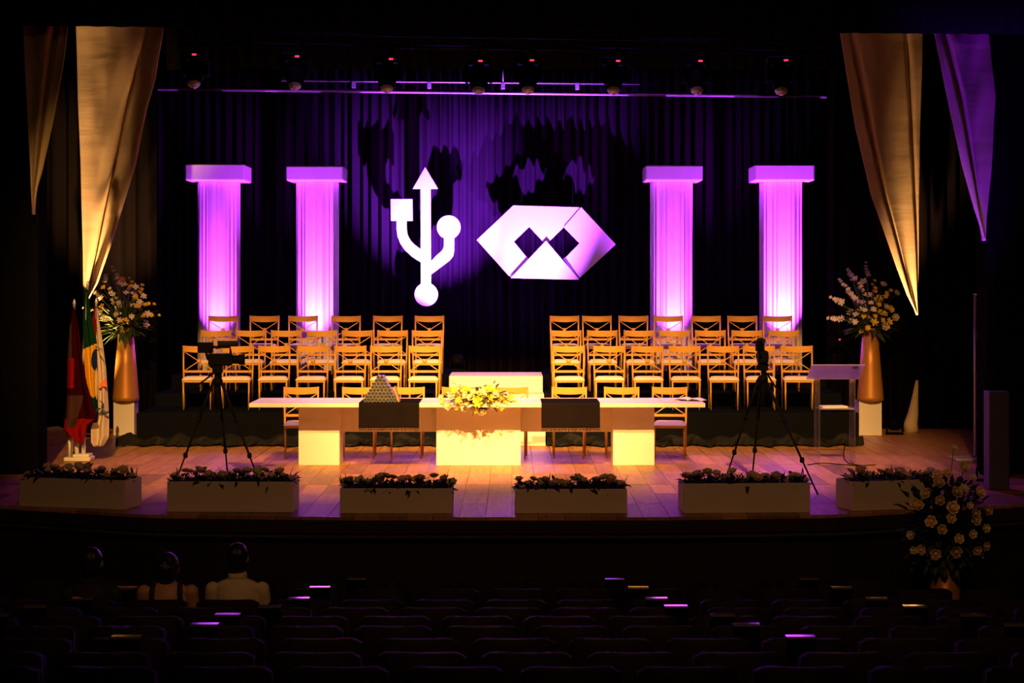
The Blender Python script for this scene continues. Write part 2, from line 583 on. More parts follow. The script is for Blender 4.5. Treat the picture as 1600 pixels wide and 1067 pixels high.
def pleated(name, label, x0, x1, Y, z0, z1, material, amp=0.05, wl=0.2, seed=1, tilt=0.0, cat='curtain'):
    rnd = random.Random(seed)
    N = int(abs(x1 - x0) / wl * 9)
    ph, off = 0.0, []
    for i in range(N + 1):
        ph += 2 * PI / 9 * rnd.uniform(0.25, 1.8)
        off.append(amp * (math.sin(ph) + 0.35 * math.sin(ph * 0.37 + 1) + 0.25 * math.sin(ph * 2.1)))
    m = MB()
    vs = []
    for j in range(4):
        v = j / 3
        for i in range(N + 1):
            x = x0 + (x1 - x0) * i / N
            zz = z0 + (z1 - z0) * v + tilt * (x - (x0 + x1) / 2)
            vs.append((x, Y + off[i] * (1.15 - 0.3 * v), zz))
    fs = [(j * (N + 1) + i, j * (N + 1) + i + 1, (j + 1) * (N + 1) + i + 1, (j + 1) * (N + 1) + i) for j in range(3) for i in range(N)]
    m.add(vs, fs, 0, True)
    # a hem roll along the bottom gives the cloth an edge
    o = m.build(name, material)
    sd = o.modifiers.new('thickness', 'SOLIDIFY')
    sd.thickness = 0.008
    return tag(o, label, cat)


pleated('backdrop_curtain', 'wide dark pleated backdrop curtain lit violet behind the two white signs', -6.2, 6.0, 29.62, 0.01, 6.4, backcloth, 0.05, 0.17, 3)
pleated('side_curtain', 'black pleated leg curtain behind the tall flowers on the left', -8.4, -5.2, 27.2, 0.01, 6.6, velvet, 0.05, 0.22, 4)
pleated('side_curtain', 'black pleated leg curtain behind the tall flowers on the right', 4.62, 8.4, 27.2, 0.01, 6.6, velvet, 0.05, 0.22, 5)
pleated('stage_border', 'black border cloth across the top of the backdrop, over the far pipe', -4.85, 4.5, 26.0, 5.13, 6.9, velvet, 0.03, 0.2, 6, cat='border curtain')
zb = P(800, 47, 20.35).z
pleated('stage_border', 'black border cloth spanning the top of the stage opening, cutting off the drapes', -7.2, 7.2, 20.35, zb, zb + 1.6, velvet, 0.02, 0.25, 8, tilt=-0.0085, cat='border curtain')


# ------------------------------------------------------------------ beige drapes
def drape(label, left, right, Y, ytop, ybot, folds, seed, tail=None):
    """left / right: outline of the swag as seen from the house; folds: (u_top, u_bottom, width, depth)"""
    rnd = random.Random(seed)
    ph = [rnd.uniform(0, 6) for _ in range(6)]

    def fn(u, v):
        y = ytop + (ybot - ytop) * v
        xl, xr = lerp_curve(left, y), lerp_curve(right, y)
        p = P(xl + (xr - xl) * u, y, Y)
        d = 0.02 * math.sin(3 * PI * u + ph[0] + 1.5 * v) + 0.008 * math.sin(19 * v + ph[1] + 5 * u) * (1 - v)
        d += 0.006 * math.sin(2 * PI * (1.5 * v + 0.9 * abs(u - .4)) * 3 + ph[2]) * (1 - v) ** 1.5 * math.sin(PI * u)
        for ut, ub, wd, dp in folds:
            c = ut + (ub - ut) * v ** 0.8
            t = (u - c) / wd
            d += dp * math.exp(-t * t) * min(1, 6 * v + .15)
        p.y += d
        return p
    t = thing('beige_drape', label, 'drape', P((lerp_curve(left, ytop) + lerp_curve(right, ytop)) / 2, ytop, Y))
    m = MB().grid(fn, 70, 90, thick=0.01)
    o = m.build('cloth', drape_cloth, t)
    o.location = -t.location
    bpy.context.view_layer.update()
    for px in (lerp_curve(left, ytop) + 4, lerp_curve(right, ytop) - 4):
        q = P(px, ytop + 1, Y) - t.location
        MB().tube([q, (q.x, q.y, 11.0 - t.location.z)], .004, 5).build('suspension_cord', black_metal, t)
    if tail:
        b = MB()
        prof, rad = [], []
        for px, py, r in tail:
            prof.append(P(px, py, Y)); rad.append(r)
        b.tube(prof, rad, 14)
        q = b.build('gathered_tail', drape_cloth, t)
        q.location = -t.location
    return t


drape('beige drape swag glowing amber, behind the flags and left tall flowers',
      [(118, 30), (121, 150), (125, 250), (129, 400), (130, 482)],
      [(258, 30), (257, 46), (245, 125), (232, 170), (214, 258), (200, 305), (175, 385), (155, 442), (141, 467), (131, 482)],
      26.6, 30, 482, [(.80, .42, .03, .11), (1.0, .92, .16, -.09)], 1,
      tail=[(62, 676, .03), (75, 674, .06), (90, 673, .07), (104, 676, .04)])
drape('dim beige drape swag at far left edge of the stage opening',
      [(35, 25), (40, 125), (45, 225), (48, 295), (50, 335)],
      [(107, 25), (106, 41), (97, 112), (82, 195), (67, 265), (60, 290), (51, 335)],
      20.6, 25, 335, [(.74, .45, .06, .14)], 2)
drape('beige drape swag ending in a bright yellow tip above right tall flowers',
      [(1311, 35), (1313, 53), (1325, 125), (1337, 200), (1350, 255), (1362, 307), (1380, 357), (1400, 415), (1417, 460), (1433, 492)],
      [(1443, 35), (1442, 52), (1437, 225), (1436, 307), (1435, 425), (1434, 492)],
      26.6, 35, 492, [(.13, .35, .035, .09), (.80, .97, .03, .10)], 3,
      tail=[(1433, 594, .02), (1430, 620, .045), (1427, 645, .075), (1423, 662, .10), (1424, 675, .11)])
drape('violet lit beige drape swag at far right edge of the stage opening',
      [(1459, 35), (1461, 52), (1475, 125), (1490, 195), (1503, 256), (1522, 325), (1539, 376)],
      [(1545, 35), (1545, 52), (1555, 150), (1549, 265), (1542, 337), (1540, 376)],
      20.6, 35, 376, [(.16, .42, .045, .12)], 4)

# ------------------------------------------------------------------ risers and stairs
L1, L2, L3 = 0.435, 0.615, 0.805
RF = [24.45, 25.7, 26.95]
RISERS = {}


def crumple(x0, x1, Y, seed, parent):
    rnd = random.Random(seed)
    ph = [rnd.uniform(0, 6) for _ in range(8)]

    def fn(u, v):
        x = x0 + (x1 - x0) * u
        a = v * PI * 0.5
        k = 0.5 + 0.22 * math.sin(9 * x + ph[0]) + 0.2 * math.sin(23 * x + ph[1] + 2 * v) + 0.1 * math.sin(41 * x + ph[2] + 5 * v)
        h = 0.13 * (0.75 + 0.4 * math.sin(5.3 * x + ph[3]) * math.sin(14 * x + ph[4]))
        z = h * math.cos(a) ** 1.2 + 0.022 * abs(math.sin(31 * x + 9 * v + ph[5])) + 0.005
        y = Y - 0.005 - 0.34 * k * v - 0.05 * v * math.sin(17 * x + ph[6])
        return Vector((x, y, z))
    m = MB().grid(fn, int((x1 - x0) * 28), 9)
    o = m.build('gathered_hem', skirt_cloth, parent)
    s = o.modifiers.new('thickness', 'SOLIDIFY')
    s.thickness = 0.006
    return o


for side, x0, x1 in (('left', -4.95, -0.90), ('right', 0.45, 4.57)):
    for lv, (z, yf, yb) in enumerate(((L1, RF[0], RF[1]), (L2, RF[1], RF[2]), (L3, RF[2], 29.05))):
        nm = ('lowest front step', 'middle step', 'top back step')[lv]
        t = thing('choir_riser', f'black carpeted riser platform, {nm} of the {side} block of chairs', 'platform', ((x0 + x1) / 2, (yf + yb) / 2, 0))
        cx, cy = t.location.x, t.location.y
        MB().box(x0 - cx, x1 - cx, yf - cy + (.004 if lv else 0), yb - cy, 0.002, z, 0).build('deck', riser_cloth, t, 0.015)
        RISERS[side, lv] = t
        if lv == 0:
            q = crumple(x0 - (0.25 if side == 'left' else -0.01), x1 + (-0.01 if side == 'left' else .05), yf, 11 if side == 'left' else 12, t)
            q.location = (-cx, -cy, 0)

t = thing('white_stairs', 'white wooden stairs in the gap between the two blocks of chairs', 'stairs', (-0.22, 24.4, 0))
for k, (y0, y1, z, w0, w1) in enumerate(((24.35, 24.95, .22, -.95, .46), (24.95, 25.45, .435, -.885, .436), (25.45, 26.05, .615, -.885, .446), (26.05, 27.2, .835, -.885, .432))):
    w0 = max(w0, -.885); w1 = min(w1, .44)
    MB().box(w0 + .22, w1 + .22, y0 - 24.4, y1 - 24.4 + (0.002 if k < 3 else 0), 0.002, z).build('step', white_paint, t, 0.008)

# ------------------------------------------------------------------ chairs
def chair_parts():
    """modern gilt chair, front towards -y, origin on the floor under the seat centre"""
    P_ = {}
    # seat pad
    def pad(u, v):
        x = (u - .5) * 2; y = (v - .5) * 2
        e = (1 - abs(x) ** 6) * (1 - abs(y) ** 6)
        wx = .205 - .012 * (y + 1) / 2
        return Vector((x * wx, y * .185 - .005, .405 + .042 * max(0, e) ** .35))
    m = MB()
    m.grid(pad, 14, 14)
    m.box(-.2, .2, -.185, .175, .398, .408)
    P_['seat'] = (m.mesh('seat', cream), None)
    m = MB().box(-.195, .195, -.178, .182, .370, .398)
    P_['seat_frame'] = (m.mesh('seat_frame', gold), None)

    def back_y(z):
        return .185 + max(0, z - .42) * .16
    # top rail, bowed backwards in plan, with a hollowed lower edge
    def rail(z0, z1, bow, dip, hw, th):
        m = MB()
        N = 10
        vs = []
        for i in range(N + 1):
            u = -1 + 2 * i / N
            yy = bow * (1 - u * u)
            for zz in (z0 + dip * (u * u), z1 - dip * .5 * (1 - u * u)):
                for dy in (-th, th):
                    vs.append((u * hw, back_y((z0 + z1) / 2) + yy + dy, zz))
        fs = []
        for i in range(N):
            a = i * 4; b = a + 4
            fs += [(a, b, b + 2, a + 2), (a + 1, a + 3, b + 3, b + 1), (a + 2, b + 2, b + 3, a + 3), (a, a + 1, b + 1, b)]
        fs += [(0, 2, 3, 1), (N * 4, N * 4 + 1, N * 4 + 3, N * 4 + 2)]
        m.add(vs, fs)
        return m
    P_['top_rail'] = (rail(.755, .85, .03, .018, .212, .009).mesh('top_rail', gold), None)
    P_['lower_rail'] = (rail(.485, .515, .022, 0, .2, .008).mesh('lower_rail', gold), None)
    for nm, s_ in (('a', 1), ('b', -1)):
        m = MB()
        pts = []
        for i in range(7):
            t_ = i / 6
            z = .51 + (.765 - .51) * t_
            x = s_ * (-.196 + .392 * t_)
            pts.append((x, back_y(z) + .024 * (1 - (x / .2) ** 2), z))
        m.tube(pts, .0065, 6)
        P_['brace_' + nm] = (m.mesh('brace', gold), 'brace')
    m = MB()
    M = Matrix.Translation((0, back_y(.64) + .02, .64)) @ Matrix.Rotation(PI / 2, 4, 'X')
    m.lathe([(.012, -.018), (.027, -.012), (.03, 0), (.027, .012), (.012, .018)], 14, M=M)
    P_['boss'] = (m.mesh('boss', gold), None)
    for s_ in (-1, 1):
        m = MB()
        m.tube([(s_ * .195, .21, 0), (s_ * .2, .183, .42), (s_ * .206, back_y(.62), .62), (s_ * .209, back_y(.85), .852)], [.0105, .0135, .0125, .0115], 8)
        P_['rear%d' % s_] = (m.mesh('leg', gold), 'leg')
        m = MB()
        m.tube([(s_ * .178, -.165, 0), (s_ * .182, -.165, .385)], [.0095, .0135], 8)
        P_['front%d' % s_] = (m.mesh('leg', gold), 'leg')
    return P_


CH = chair_parts()


def chair(label, loc, rz, group):
    t = thing('gilt_chair', label, 'chair', loc, rz, group)
    for k, (me, nm) in CH.items():
        link(nm or k, me, t)
    return t


proto = None


def put_chair(label, loc, rz, group):
    global proto
    if proto is None:
        t = chair(label, loc, rz, group)
        proto = (t, [(c, []) for c in t.children])
        return t
    return copy_tree(proto[0], proto[1], label, loc, rz, group)


bpy.context.view_layer.update()
ROW_L = {0: [310.5, 372, 428.5, 489, 547.5, 603.5, 663.5], 1: [337, 392, 447.5, 503.5, 558.5, 613.5, 667.5], 2: [348.5, 413.5, 473.5, 541, 606, 671]}
ROW_R = {0: [888.5, 952, 1011.5, 1069.5, 1129.5, 1186, 1245], 1: [884.5, 941, 998.5, 1053.5, 1110, 1167, 1225], 2: [882, 932.5, 989.5, 1044, 1103, 1159.5, 1214.5]}
ROWY = [25.08, 26.25, 27.22]
ROWZ = [L1, L2, L3]
rn = ['front riser row', 'middle riser row', 'top riser row']
for side, rows in (('left', ROW_L), ('right', ROW_R)):
    for r, cs in rows.items():
        for i, px in enumerate(cs):
            Yb = ROWY[r] + .25
            x = (px - 800) * Yb / F
            k = (px - 778) / 490
            rz = -0.085 * k + random.uniform(-.025, .025)
            put_chair(f'gilt cross-back chair with cream seat, {ORD[i]} from left in the {rn[r]}, {side} block',
                      (x + math.sin(rz) * .25, ROWY[r] + random.uniform(-.02, .02), ROWZ[r] + .001), rz, f'chairs on the {side} riser block')
TCH = [470.5, 562, 636, 718, 798, 889.5, 971.5, 1046.5]
for i, px in enumerate(TCH):
    x = (px - 800) * 23.05 / F
    rz = -0.09 * (px - 745) / 300
    put_chair(f'gilt cross-back chair tucked behind the long white table, {ORD[i]} from left along the table',
              (x + math.sin(rz) * .25, 22.82, 0.001), rz, 'chairs behind the long table')

# ------------------------------------------------------------------ pillars
for i, px in enumerate(PILLARS):
    x = P(px, 440, PY).x
    t = thing('fluted_pillar', ['fluted white pillar lit violet, outermost on the left behind the chairs',
                                'fluted white pillar lit violet, just left of the trident sign',
                                'fluted white pillar lit violet, just right of the hexagonal sign',
                                'fluted white pillar lit hot pink, outermost on the right near lectern'][i], 'pillar', (x, PY, L3), 0, 'pillars behind the chairs')
    rnd = random.Random(20 + i)
    N = 176
    m = MB()
    ph = [rnd.uniform(0, 6) for _ in range(3)]
    zs = [0.002, .7, 1.4, 2.1, 2.88]
    vs = []
    for z in zs:
        for k in range(N):
            a = 2 * PI * k / N
            r = .306 + .012 * abs(math.sin(a * 16)) + .010 * math.sin(a * 9 + ph[0]) + .007 * math.sin(a * 23 + ph[1])
            vs.append((r * math.cos(a), r * math.sin(a), z))
    fs = [(j * N + k, j * N + (k + 1) % N, (j + 1) * N + (k + 1) % N, (j + 1) * N + k) for j in range(len(zs) - 1) for k in range(N)]
    m.add(vs, fs, 0, True)
    m.build('shaft', pillar_cloth, t)
    wdt = [.445, .428, .43, .45][i]
    zt = P(0, [256, 259, 258, 257][i], PY - .4).z - L3
    MB().box(-wdt, wdt, -.40, .40, 2.88, zt).build('capital', cap_paint, t, 0.02)


def floor_can(label, loc, aim, big=1.0, rot=0.0):
    t = thing('floor_can', label, 'stage light', loc, rot)
    for s in (-1, 1):
        MB().tube([(s * .11, 0, .02), (s * .11, 0, .12), (s * .10, 0, .155)], .012, 6).build('yoke_arm', black_metal, t)
    MB().box(-.12, .12, -.05, .05, 0, .02).build('foot', black_metal, t)
    d = (Vector(aim) - Vector(loc) - Vector((0, 0, .15))).normalized()
    M = Matrix.Translation((0, 0, .15)) @ d.to_track_quat('Z', 'Y').to_matrix().to_4x4()
    MB().lathe([(.05, -.09), (.085, -.07), (.092, .0), (.092, .05), (.085, .052), (.08, .03)], 18, M=M).build('can', black_metal, t)
    MB().lathe([(.0801, .028), (.06, .036), (.02, .04)], 18, M=M).build('lens', lens_glass, t)
    return t


for i, px in enumerate(PILLARS):
    x = P(px, 440, 28.1).x
    floor_can(f'dark stage light on the top riser at the foot of the {ORD[i]} pillar from left', (x + .02, 27.66, L3 + .001), (x, 28.12, 4.2))
floor_can('dark stage light on a short post behind the stairs aimed up at the trident sign', (-0.81, 27.40, .851), (-1.0, 28.4, 2.6))
t = thing('light_post', 'short black post behind the stairs carrying the light for the trident sign', 'stand', (-0.76, 27.40, .001))
MB().box(-.12, .10, -.16, .16, 0, .02).build('foot', black_metal, t)
MB().tube([(0, 0, .02), (0, 0, .83)], .03, 10).build('post', black_metal, t)
MB().box(-.12, .12, -.06, .06, .83, .849).build('plate', black_metal, t)
floor_can('dark floor light behind the stairs aimed up at the hexagonal sign', (0.19, 27.33, 0.001), (.3, 28.4, 2.2))

# ------------------------------------------------------------------ signs
SY = 28.9


def wp(pts, Y=SY):
    return [((x - 800) * Y / F, ZC - (y - HY) * Y / F) for x, y in pts]


def circ(cx, cy, r, n=40):
    return [(cx + r * math.cos(2 * PI * k / n), cy + r * math.sin(2 * PI * k / n)) for k in range(n)]


def wires(t, pts, ztop):
    for px, py in pts:
        p = P(px, py, SY)
        MB().tube([(p.x, SY + .02, p.z), (p.x, SY + .02, ztop)], .003, 5).build('wire', black_metal, t)


t = thing('trident_sign', 'white three-pronged trident connector symbol hanging in front of the backdrop', 'sign', (0, 0, 0))
D0, D1 = SY - .03, SY + .03
MB().prism(wp([(664.5, 261), (684.5, 295), (645, 295)]), D0, D1).build('arrow_head', sign_white, t, 0.004)
MB().prism(wp([(657.3, 295), (673, 295), (673.5, 445), (658, 445)]), D0 + .001, D1).build('stem', sign_white, t)
MB().prism(wp(circ(666, 460, 18.3)), D0, D1).build('disc', sign_white, t, 0.004)
MB().prism(wp([(610.5, 311), (644.5, 311), (644.8, 345), (610.8, 345)]), D0, D1).build('square', sign_white, t, 0.004)
MB().prism(wp(circ(701.2, 355, 18.6)), D0, D1).build('disc', sign_white, t, 0.004)


def band(outer, inner):
    m = MB()
    n = len(outer)
    o, i_ = wp(outer), wp(inner)
    for k in range(n - 1):
        m.prism([o[k], o[k + 1], i_[k + 1], i_[k]], D0 + .002, D1)
    return m


band([(619.8, 345), (619.8, 358), (621.5, 370), (626, 381), (633, 391), (643, 400), (650, 405), (657.5, 409.5)],
     [(635.5, 345), (635.5, 358), (636.5, 365), (639, 371.5), (643, 377.5), (648, 382.5), (652.5, 386), (657.5, 389.5)]).build('branch', sign_white, t)
band([(709.8, 370), (709.8, 391), (708, 400), (703, 406.5), (690, 416.5), (673.4, 428.8)],
     [(693.8, 370), (693.8, 384), (692.5, 389), (689.5, 393), (683, 398.5), (673.2, 408.5)]).build('branch', sign_white, t)
wires(t, [(664.5, 266), (627, 312)], 5.07)

t = thing('hexagon_sign', 'white pointed hexagonal emblem with two diamond eye holes hanging in front of backdrop', 'sign', (0, 0, 0))
Lp, TL, TR, Rp, BR, BL = (745, 375), (802, 321), (908, 324), (962, 382), (905, 437), (798, 434.5)
lT, lR, lB, lL = (827, 354.5), (850, 379), (824.5, 403), (803, 377.5)
rT, rR, rB, rL = (881, 355), (905.5, 380), (882, 404), (856, 379.5)
MB().prism(wp([Lp, TL, lT, lL, (822, 401), (795, 431)]), SY, SY + .04).build('panel', sign_white, t)
MB().prism(wp([TL, TR, rT, rL, (853, 376), lR, lT]), SY - .005, SY + .04).build('panel', sign_white, t)
MB().prism(wp([TR, Rp, (906, 434), (884, 402), rR, rT]), SY - .03, SY + .04).build('panel', sign_white, t)
MB().prism(wp([(853, 376), BR, BL]), SY - .05, SY + .02).build('panel', sign_white, t)
MB().prism(wp([(826, 404), (820, 398), (793, 428), (800, 434)]), SY + .04, SY + .055).build('backing', sign_white, t)
MB().prism(wp([(880, 404), (887, 399), (909, 430), (903, 436)]), SY + .04, SY + .055).build('backing', sign_white, t)
wires(t, [(815, 325), (895, 327)], 5.05)

# ------------------------------------------------------------------ pipes and moving heads
a, b = P(190, 138.5, SY), P(1330, 151.5, SY)
t = thing('lighting_pipe', 'long bright violet lit pipe carrying the two signs, across the backdrop', 'pipe', (0, 0, 0))
MB().tube([a, b], .027, 10).build('pipe', steel, t)
HANG = [(t, a, b)]
a, b = P(440, 126, 29.25), P(1000, 131.5, 29.25)
t = thing('lighting_pipe', 'thin violet lit pipe with small hangers above the sign pipe', 'pipe', (0, 0, 0))
MB().tube([a, b], .013, 8).build('pipe', steel, t)
HANG.append((t, a, b))
for px in (553, 671, 786, 902):
    p = P(px, 127.5 + (px - 480) * .008, 29.25)
    MB().box(p.x - .032, p.x + .032, p.y - .045, p.y - .012, p.z - .1, p.z + .012).build('hanger', steel, t, .006)
MB().tube([P(786, 128, 29.22), P(786, 104, 29.22)], .008, 6).build('hook', steel, t)
TY = 24.0
a, b = P(285, 68.2, TY), P(1310, 82.7, TY)
t = thing('lighting_pipe', 'dark pipe the moving head lights hang from, below the top border', 'pipe', (0, 0, 0))
MB().tube([a, b], .024, 10).build('pipe', black_metal, t)
HANG.append((t, a, b))
a, b = P(400, 52, TY + .4), P(1310, 66, TY + .4)
t = thing('lighting_pipe', 'upper dark pipe just under the top border, behind the moving heads', 'pipe', (0, 0, 0))
MB().tube([a, b], .02, 8).build('pipe', black_metal, t)
HANG.append((t, a, b))
for t, a, b in HANG:
    for k in (.04, .5, .96):
        q = a.lerp(b, k)
        MB().tube([q, (q.x, q.y, 10.999)], .004, 5).build('suspension_cable', black_metal, t)


def moving_head(label, px, led, lens_y, off, turn):
    zl = P(0, led, TY).z
    x = P(px, 0, TY).x
    xl = P(off, 0, TY).x - x
    zlens = P(0, lens_y, TY).z - zl
    t = thing('moving_head', label, 'stage light', (x, TY, zl), 0, 'moving head lights on the pipe')
    zp = P(0, 67 + (px - 200) * .01416, TY).z - zl
    m = MB().box(-.03, .03, -.03, .03, .03, zp + .02)
    m.build('clamp', black_metal, t)
    MB().box(-.17 + xl, .15 + xl, -.12, .12, -.04, .05).build('base', black_plastic, t, .015)
    for s in (-1, 1):
        MB().box(xl + s * .155 - .025, xl + s * .155 + .025, -.07, .07, -.27, -.03).build('yoke_arm', black_plastic, t, .015)
    hc = Vector((xl, 0, -.20))
    d = (Vector((xl, -.11, zlens)) - hc).normalized()
    M = Matrix.Translation(hc) @ d.to_track_quat('Z', 'Y').to_matrix().to_4x4() @ Matrix.Rotation(turn, 4, 'Z')
    L = (Vector((xl, -.11, zlens)) - hc).length
    MB().lathe([(.06, -.15), (.11, -.13), (.13, -.05), (.128, .05), (.1, L - .06), (.085, L - .03)], 20, M=M).build('head', black_plastic, t)
    MB().lathe([(.084, L - .035), (.078, L - .015), (.055, L + .012), (.02, L + .024), (.001, L + .026)], 18, M=M, caps=False).build('lens', lens_glass, t)
    MB().box(-.028, .028, -.135, -.118, -.012, .012).build('indicator', red_led, t, .006)


HEADS = [(306, 87, 135, 305), (466, 90, 138, 462), (612, 94, 142, 605), (751, 97, 145, 748), (831, 96, 144, 825), (965, 97, 145, 958), (1093, 97, 145, 1088), (1226, 96, 146, 1219)]
for i, (px, led, ly, off) in enumerate(HEADS):
    moving_head(f'black moving head light with red indicator, {ORD[i]} from left on the overhead pipe', px, led, ly, off, i * .4)

# ------------------------------------------------------------------ long table
TY0, TY1 = 21.37, 22.37
t = thing('long_table', 'long white head table on three plinths at the stage centre', 'table', (-0.4, 21.8, 0))
ox, oy = -0.4, 21.8


def tb(name, x0, x1, y0, y1, z0, z1, mt, bev=.004):
    return MB().box(x0 - ox, x1 - ox, y0 - oy, y1 - oy, z0, z1).build(name, mt, t, bev)


def fx(px, Y=21.83):
    return (px - 800) * Y / F


tb('tabletop', fx(389, TY0), fx(1102, TY0), TY0, TY1, .712, .76, white_paint)
for a_, b_ in ((466.5, 530.5), (681.8, 813.5), (957.8, 1022.5)):
    tb('plinth', fx(a_), fx(b_), 21.83, 22.30, .001, .711, white_paint, .003)
tb('modesty_panel', fx(530), fx(682.5), 22.07, 22.1, .375, .711, white_paint, .002)
tb('modesty_panel', fx(813), fx(958.5), 22.07, 22.1, .375, .711, white_paint, .002)


def runner(label, xa, xb, seed):
    x0, x1 = fx(xa, 21.35), fx(xb, 21.35)
    t = thing('table_runner', label, 'table runner', ((x0 + x1) / 2, 21.6, .76), 0, 'dark runners over the table edge')
    rnd = random.Random(seed)
    p1, p2 = rnd.uniform(0, 6), rnd.uniform(0, 6)
    LEN1, LEN2 = .78, .285

    def fn(u, v):
        s = v * (LEN1 + LEN2)
        x = x0 + (x1 - x0) * u
        if s < LEN1:
            return Vector((x - t.location.x, TY0 - .012 + (LEN1 - s) - 21.6, .0045))
        d = s - LEN1
        yy = TY0 - .014 - .012 * (d / LEN2) * (1 + math.sin(6 * u + p1)) - .006 * math.sin(14 * u + p2 + 7 * d)
        return Vector((x + .012 * d * math.sin(3 * u) - t.location.x, yy - 21.6, .0045 - d))
    m = MB().grid(fn, 30, 54)
    o = m.build('cloth', runner_cloth, t)
    s = o.modifiers.new('thickness', 'SOLIDIFY')
    s.thickness = .003
    m = MB()
    N = 62
    for k in range(N):
        u = (k + .5) / N
        p = fn(u, 1)
        q = p + Vector((rnd.uniform(-.008, .008), rnd.uniform(-.006, .004), -rnd.uniform(.03, .042)))
        m.tube([p, (p + q) / 2 + Vector((rnd.uniform(-.003, .003), 0, 0)), q], [.0028, .003, .002], 5)
    tag(m.build('fringe', runner_cloth, t), kind='stuff')
    return t


runner('dark brown fringed runner over the table edge, under the tube pyramid', 560.5, 655, 1)
runner('dark brown fringed runner over the table edge, right of the flower centrepiece', 846, 937.5, 2)

# pyramid of rolled tubes lying with their ends to the house
px0, px1 = 568, 620.5
TR_ = ((px1 - px0) / 9) * 21.5 / F / 2
m = MB()
M = Matrix.Rotation(PI / 2, 4, 'X')
m.lathe([(TR_ * .5, .002), (TR_ * .90, .002), (TR_ * .91, .004), (TR_ * .97, .005), (TR_ * .99, 0), (TR_ * .98, -.02), (TR_ * .98, -.30), (TR_ * .6, -.302)], 14, M=M, m=0)
me_tube = m.mesh('rolled_tube', [tube_dark, tube_rim, cyl_blue])
for i, p in enumerate(me_tube.polygons):
    seg = i // 14
    p.material_index = (0, 0, 1, 1, 1, 2, 2)[seg] if seg < 7 else 0
rowname = ['bottom', 'second', 'third', 'fourth', 'fifth', 'sixth', 'seventh', 'top']
for r in range(8):
    cnt = 9 - r
    for k in range(cnt):
        x = (px0 + px1) / 2 + (k - (cnt - 1) / 2) * (px1 - px0) / 9
        X = (x - 800) * 21.5 / F
        z = .7665 + TR_ + r * TR_ * 1.7325
        if r == 7 and k == 1:
            pass
        o = link('rolled_tube', me_tube, None, (X, 21.47 + random.uniform(-.004, .004), z))
        tag(o, f'dark rolled tube with pale rim, {ORD[k]} from left in the {rowname[r]} row of the pyramid', 'tube', 'tubes stacked in the pyramid')
t = thing('wedge_stand', 'slanted orange wooden board holding the right side of the tube pyramid', 'stand', P(620, 628, 21.55))
pts = [(P(616, 610, 21.6).x, P(616, 604, 21.6).z), (P(617.5, 610, 21.6).x, P(616, 604, 21.6).z), (P(624.5, 628, 21.6).x, .7665), (P(622.5, 628, 21.6).x, .7665)]
o = MB().prism([(x - t.location.x, z - t.location.z) for x, z in pts], -.05, .22).build('board', gold, t)

# open book at the right end of the table
t = thing('open_book', 'open book lying on the right end of the white table', 'book', P(1078, 622, 21.85).xy.to_3d() + Vector((0, 0, .7605)), R(-22))
for s in (-1, 1):
    def page(u, v, s=s):
        x = s * u * .17
        return Vector((x, (v - .5) * .22, .008 + .028 * math.sin(PI * min(1, u * 1.05)) ** .8 * (1 - .35 * u)))
    m = MB().grid(page, 12, 4)
    o = m.build('page_block', paper, t)
    sd = o.modifiers.new('thickness', 'SOLIDIFY'); sd.thickness = .006
MB().box(-.18, .18, -.12, .12, .0, .004).build('cover', mat('book_cover', (.10, .05, .03), .6), t)
t = thing('paper_sheet', 'loose white sheet lying on the table left of the open book', 'paper', P(1046, 624, 21.8).xy.to_3d() + Vector((0, 0, .7605)), R(8))
o = MB().grid(lambda u, v: Vector(((u - .5) * .21, (v - .5) * .29, .003 + .004 * u * u)), 6, 6).build('sheet', paper, t)
o.modifiers.new('thickness', 'SOLIDIFY').thickness = .001


# ------------------------------------------------------------------ flowers
def petal_patch(m, M, w, h, cup, curl, mi=0):
    vs = []
    for j in range(3):
        v = j / 2
        for i in range(3):
            u = i - 1
            ww = w * (0.55 if j == 0 else 1.0 if j == 1 else .62)
            vs.append(M @ Vector((u * ww, -cup * (1 - u * u) * (0.6 + .4 * v) - curl * v * v, h * v)))
    m.add(vs, [(j * 3 + i, j * 3 + i + 1, j * 3 + i + 4, j * 3 + i + 3) for j in range(2) for i in range(2)], mi, True)


def rose_mesh(name, material, seed):
    rnd = random.Random(seed)
    m = MB()
    m.lathe([(.002, -.45), (.35, -.35), (.45, 0), (.40, .30), (.22, .48), (.05, .52)], 10)
    for ring, (cnt, rad, hh, tilt) in enumerate(((4, .38, .85, -.12), (5, .58, .85, .28), (6, .72, .80, .62))):
        for k in range(cnt):
            a = 2 * PI * (k + .37 * ring) / cnt + rnd.uniform(-.15, .15)
            M = Matrix.Rotation(a, 4, 'Z') @ Matrix.Translation((0, -rad * .55, -.40 + .03 * ring)) @ Matrix.Rotation(tilt + rnd.uniform(-.08, .08), 4, 'X')
            petal_patch(m, M, .42 + .05 * ring, hh, .16, .10 * ring)
    me = m.mesh(name, material)
    return me


def lily_mesh(name, material, seed):
    rnd = random.Random(seed)
    m = MB()
    m.lathe([(.02, -.6), (.10, -.45), (.22, -.1), (.1, .05)], 8)
    for k in range(6):
        a = 2 * PI * k / 6 + rnd.uniform(-.1, .1)
        M = Matrix.Rotation(a, 4, 'Z') @ Matrix.Translation((0, -.12, -.25)) @ Matrix.Rotation(.75 + .2 * (k % 2), 4, 'X')
        petal_patch(m, M, .36, 1.05, .14, .25)
    return m.mesh(name, material)


RCREAM = rose_mesh('rose', rose_cream, 1)
RPALE = rose_mesh('rose', rose_pale, 2)
RYEL = rose_mesh('rose', fl_lemon, 3)
GWHITE = lily_mesh('blossom', fl_white, 4)
GYEL = lily_mesh('blossom', fl_yellow, 5)
GORA = lily_mesh('blossom', fl_orange, 6)
GLEM = lily_mesh('blossom', fl_lemon, 7)


